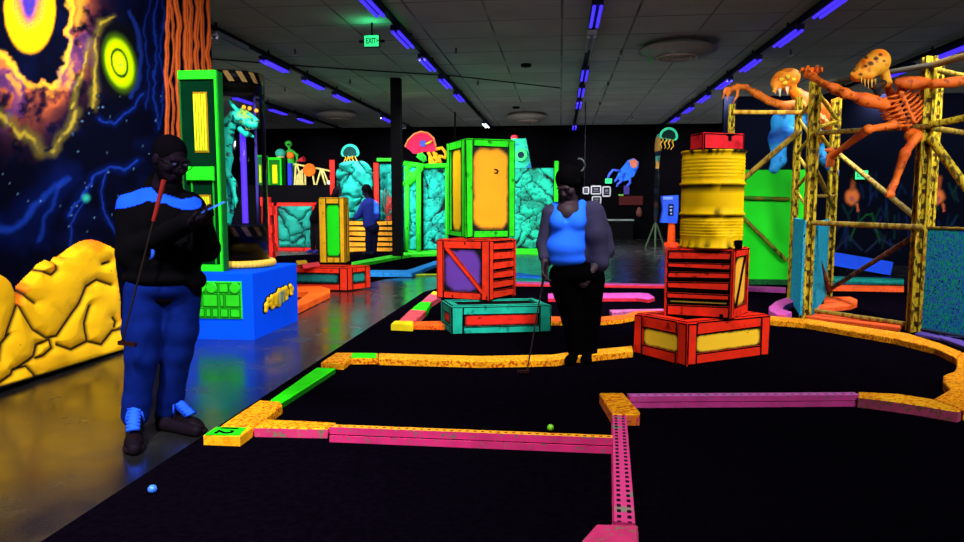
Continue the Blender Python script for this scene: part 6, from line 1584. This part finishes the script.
# phone in his hands
pc = ph+np.array([.0, 0, .006]); du = nrm(J(221, 204.5, -.42)-J(205, 212, -.3)); dn = nrm(np.array([-.25, -.35, 1.0])); dn = nrm(dn-du*np.dot(dn, du)); dw = np.cross(dn, du)
tph = thing('phone', tuple(pc), 'blue glowing phone in the hands of the person in the black jacket', 'phone')
Rm = Matrix([list(r) for r in np.stack([du, dw, dn], 1)])
MB().box(pc, (.15, .074, .009), rot=Rm).build('case', paint((50, 120, 255)), tph); MB().box(pc+dn*.0052, (.138, .066, .002), rot=Rm).build('screen', emit((70, 110, 230), .4), tph)
def putter(top, gripend, foot, hd_dir, label, grip_rgb, gl=.26):
    top = np.array(top); foot = np.array(foot); d = nrm(foot-top); tt_ = thing('putter', tuple(foot), label, 'putter')
    MB().tube(top, top+d*gl, .014, .011, 10).build('grip', paint(grip_rgb), tt_); MB().tube(top+d*gl, foot, .0065, .005, 8).build('shaft', paint((30, 22, 20), .4, .4), tt_)
    u = nrm(hd_dir); b = MB(); c = foot+u*.03; R = axes(u); 
    b.box(c, (.022, .1, .022), rot=Matrix([list(r) for r in R])); b.tube(foot-d*.02, foot+d*.006, .009); b.build('club_head', paint((34, 14, 12), .4, .4), tt_)
    return tt_
putter(J(164, 180, -.26), None, J(122, 343, -.28), (1, .1, -.12), 'putter with a red grip tucked under the arm of the person in the black jacket', (120, 26, 24), .24)
# ---------------------------------------------------------------- the woman putting
Y0 = 6.3
J = lambda x, y, dy=0.0: np.array(D(x, y, Y0+dy))
root = thing('person', (J(578, 300)[0], Y0, CZ), 'person in a bright blue top and open grey cardigan, putting', 'person')
hc = J(568, 185, -.06); hp_, HP, HR = head(hc, (-.42, -.72, -.62), (-.1, -.2, 1), 1.05)
bp = hp_ + [cap(J(572, 208), hc+np.array([.02, .03, -.04]), .062, .055, .03)]
bp += [ell(J(567.5, 213, -.035), (.115, .112, .11)), ell(J(570, 226), (.155, .12, .18)), ell(J(568, 250), (.17, .14, .14)), cap(J(553, 212, .0), J(591, 210, .04), .058, .055), ell(J(577, 275), (.17, .13, .12))]
sL, eL, wL = J(550, 214, -.02), J(543.5, 244, -.02), J(545, 268, -.16)
sR, eR, wR = J(595, 213, .05), J(606, 250, .06), J(591, 272, -.1)
bp += chain([sL, eL, wL], [.056, .045, .03]) + chain([sR, eR, wR], [.068, .062, .034])
hl = J(545.3, 273, -.2)
bp += hand(wL, nrm(J(544.4, 284, -.2)-wL), (.75, -.55, 0), 1, .75) + hand(wR, nrm(J(586, 280, -.12)-wR), (-.2, .9, 0), 1, .3)
legs = ([J(566, 280), J(573, 318), J(577, 353, -.02)], [J(589, 280, .04), J(588, 318, .03), J(588, 351, .03)])
for l in legs: bp += chain(l, [.1, .065, .045])
V, q = sdf(bp, .008, .025); np_mesh('body', V, q, SKIN2, root)
e_ = MB()
for s_ in (-1, 1): e_.ball(HP(s_*.032, .085, .008), .012)
e_.build('eyes', paint((50, 44, 60), .2, .5), root)
V, q = sdf([ell(HP(0, -.03, .045), (.108, .122, .115), HR), ell(HP(0, -.1, .0), (.1, .08, .12), HR), cap(HP(-.085, -.01, .02), HP(-.08, .01, -.07), .03, .02), cap(HP(.085, -.02, .02), HP(.08, -.01, -.1), .032, .024), ell(HP(0, .1, -.03), (.07, .085, .1), HR, .012, '-')], .008, .02); np_mesh('hair', V, q, black(.9, .1, (5, 4, 5)), root)
# top
tp_ = [ell(J(567, 222, -.02), (.16, .14, .16)), ell(J(559, 223, -.1), (.08, .085, .08)), ell(J(576, 223, -.09), (.08, .085, .08)), ell(J(565.5, 247, -.04), (.178, .165, .14)), ell(J(566.5, 259, -.02), (.172, .155, .08)), cap(J(556, 206, .0), J(558, 218, -.05), .04, .06), cap(J(582, 204, .02), J(578, 218, -.05), .04, .06),
       ell(J(568, 236, -.03), (.155, .135, .1)), cap(J(568.5, 196, -.14), J(566, 218, -.17), .125, .035, .008, '-'), ell(J(567, 277, -.02), (.3, .3, .09), None, .01, '-'), ell(J(540, 200, 0), (.07, .2, .07), None, .02, '-')]
V, q = sdf(tp_, .008, .045); np_mesh('top', V, q, paint((36, 104, 255), .85, .05, .08), root)
# cardigan
cp = [ell(J(572, 224, .06), (.19, .13, .19)), ell(J(574, 252, .07), (.21, .15, .19)), cap(J(552, 212, .02), J(592, 210, .06), .072, .072), *chain([J(592, 210, .05), J(596, 235, -.03), J(599, 262, .0), J(592, 276, .02)], [.075, .095, .085, .05], .04), *chain([J(552, 214, .0), J(547.5, 240, .0), J(547, 262, .0)], [.065, .055, .045], .03)]
cp += chain([sR, sR*.45+eR*.55, eR], [.088, .09, .082]) + chain([sL, eL, eL*.45+wL*.55], [.074, .062, .05])
cp += [ell(J(566, 228, -.26), (.165, .2, .36), None, .02, '-'), ell(J(569, 201, -.04), (.075, .12, .07), None, .02, '-')]
V, q = sdf(cp, .008, .03); np_mesh('cardigan', V, q, paint((52, 48, 72), .95, .03, .3, 6), root)
pp = [ell(J(576, 273, .01), (.235, .18, .12)), *chain([J(564, 280, 0), J(573, 318, 0), J(577, 352, -.02)], [.135, .1, .08], .04), *chain([J(590, 280, .04), J(589, 318, .03), J(588, 351, .03)], [.135, .1, .085], .04)]
V, q = sdf(pp, .01, .04); np_mesh('trousers', V, q, black(.95, .02, (3, 3, 4)), root)
def simple_shoe(a, b_, rgb, z, r_=None):
    a = np.array(a); b_ = np.array(b_); a[2] = b_[2] = z+.045
    V, q = sdf([cap(a, b_, .05, .045), ell((b_[0], b_[1], z+.03), (.05, .05, .04)), cap(a, a+np.array([0, 0, .06]), .05, .05), ell(((a+b_)/2)*np.array([1, 1, 0])+np.array([0, 0, z-.1]), (.4, .4, .1), None, .002, '-')], .01, .02)
    np_mesh('shoe', V, q, paint(rgb, .8, .03), r_ or root)
simple_shoe(G(577, 358, CZ), G(570, 365, CZ), (4, 3, 4), CZ); simple_shoe(G(588, 355, CZ), G(586, 364, CZ), (4, 3, 4), CZ)
a0 = J(546.3, 262, -.17); ft = np.array(G(527, 371.5, CZ+.03))
putter(a0, None, ft, (-1, -.15, 0), 'dark putter held down by the person in the blue top', (20, 16, 18), .3)
# ---------------------------------------------------------------- two far players
Y0 = 19.2
J = lambda x, y, dy=0.0: np.array(D(x, y, Y0+dy))
root = thing('person', (J(315, 250)[0], Y0, CZ), 'person in black bending over behind the yellow framed box', 'person')
hp_, HP, HR = head(J(335.5, 192), (.6, -.5, -.6), (.5, 0, 1), 1.1)
V, q = sdf(hp_+[cap(J(333, 196), J(330, 200), .07), *chain([J(329, 203), J(322, 209), J(316, 220)], [.17, .17, .16]), *chain([J(326, 205, -.1), J(330, 220, -.2), J(332, 232, -.3)], [.06, .05, .04]), *chain([J(316, 220), J(318, 236, -.05), J(318, 252, -.05)], [.1, .08, .06]), *chain([J(314, 220, .1), J(313, 237, .1), J(313, 251, .1)], [.1, .08, .06])], .02, .04)
np_mesh('body', V, q, paint((16, 12, 16), .8, .1), root)
V, q = sdf([*chain([J(329, 202), J(322, 208), J(316, 219)], [.19, .19, .18]), *chain([J(326, 204, -.1), J(329, 216, -.18)], [.08, .07])], .02, .04); np_mesh('hoodie', V, q, black(.9, .05, (9, 7, 10)), root)
simple_shoe(J(313, 253, .1), J(308, 255, -.1), (34, 40, 110), CZ, root); simple_shoe(J(318, 253, -.05), J(315, 256, -.25), (34, 40, 110), CZ, root)
Y0 = 18.7
J = lambda x, y, dy=0.0: np.array(D(x, y, Y0+dy))
root = thing('person', (J(369, 255)[0], Y0, CZ), 'person in a dark blue jacket with a brighter blue shoulder standing by the plank walls', 'person')
hp_, HP, HR = head(J(366.5, 191.5), (-.75, -.3, -.35), (0, 0, 1), 1.15)
V, q = sdf(hp_+[cap(J(368, 198), J(369, 203), .07), cap(J(369, 207), J(371, 222), .16, .14), *chain([J(371, 225, .0), J(369, 240, -.03), J(369, 252, -.02)], [.1, .08, .06]), *chain([J(374, 225, .05), J(374, 240, .06), J(374, 252, .06)], [.1, .08, .06]), *chain([J(364, 205, -.1), J(359, 215, -.15), J(354, 219, -.2)], [.07, .06, .04])]+hand(J(354, 219, -.2), (-1, 0, .2), (0, 0, -1), 1, .3, 1.2), .02, .04)
np_mesh('body', V, q, paint((26, 20, 34), .8, .1), root)
V, q = sdf([ell(J(366.5, 189.5, .03), (.135, .15, .15)), cap(J(370, 192, .08), J(373, 200, .1), .08, .05)], .02, .03); np_mesh('hair', V, q, black(.8, .1), root)
V, q = sdf([cap(J(369, 205), J(370, 224), .2, .19), *chain([J(364, 205, -.1), J(359, 215, -.15), J(356, 218, -.18)], [.1, .085, .06]), cap(J(375, 205, .05), J(377, 218, .0), .1, .08)], .02, .04)
def bc(V):  # dark blue cloth, brighter blue on the right shoulder
    px, py = proj(V); m = sstep(373, 375, px)*sstep(215, 211, py)*sstep(194, 197, py); return np.array(lin((20, 30, 96)))*(1-m[:, None])+np.array(lin((50, 110, 250)))*m[:, None]
np_mesh('jacket', V, q, vcol(.85, .05), root, bc(V))
V, q = sdf([cap(J(371, 226), J(373, 228), .18, .17), *chain([J(370, 227, .0), J(369, 240, -.03), J(369, 252, -.02)], [.13, .1, .08]), *chain([J(374, 227, .05), J(374, 240, .06), J(374, 252, .06)], [.13, .1, .08])], .02, .04); np_mesh('trousers', V, q, paint((12, 14, 36), .9, .05), root)
simple_shoe(J(369, 254, -.02), J(364, 256, -.15), (20, 20, 30), CZ, root); simple_shoe(J(374, 253, .06), J(371, 255, -.1), (20, 20, 30), CZ, root)
putter(J(387, 222, -.1), None, np.array(G(391, 259, CZ+.03)), (-1, 0, 0), 'thin dark putter leaning by the right plank wall', (30, 24, 24), .2)
# ================================================================== WORLD AND VIEW
w = bpy.data.worlds.new('world'); SC.world = w; w.use_nodes = True
w.node_tree.nodes['Background'].inputs[0].default_value = (0, 0, 0, 1); w.node_tree.nodes['Background'].inputs[1].default_value = 0
vs = SC.view_settings; vs.view_transform = 'Standard'; vs.look = 'None'; vs.gamma = 1; vs.use_curve_mapping = False; vs.exposure = EXPO
SC.cycles.max_bounces = 6; SC.cycles.transparent_max_bounces = 8
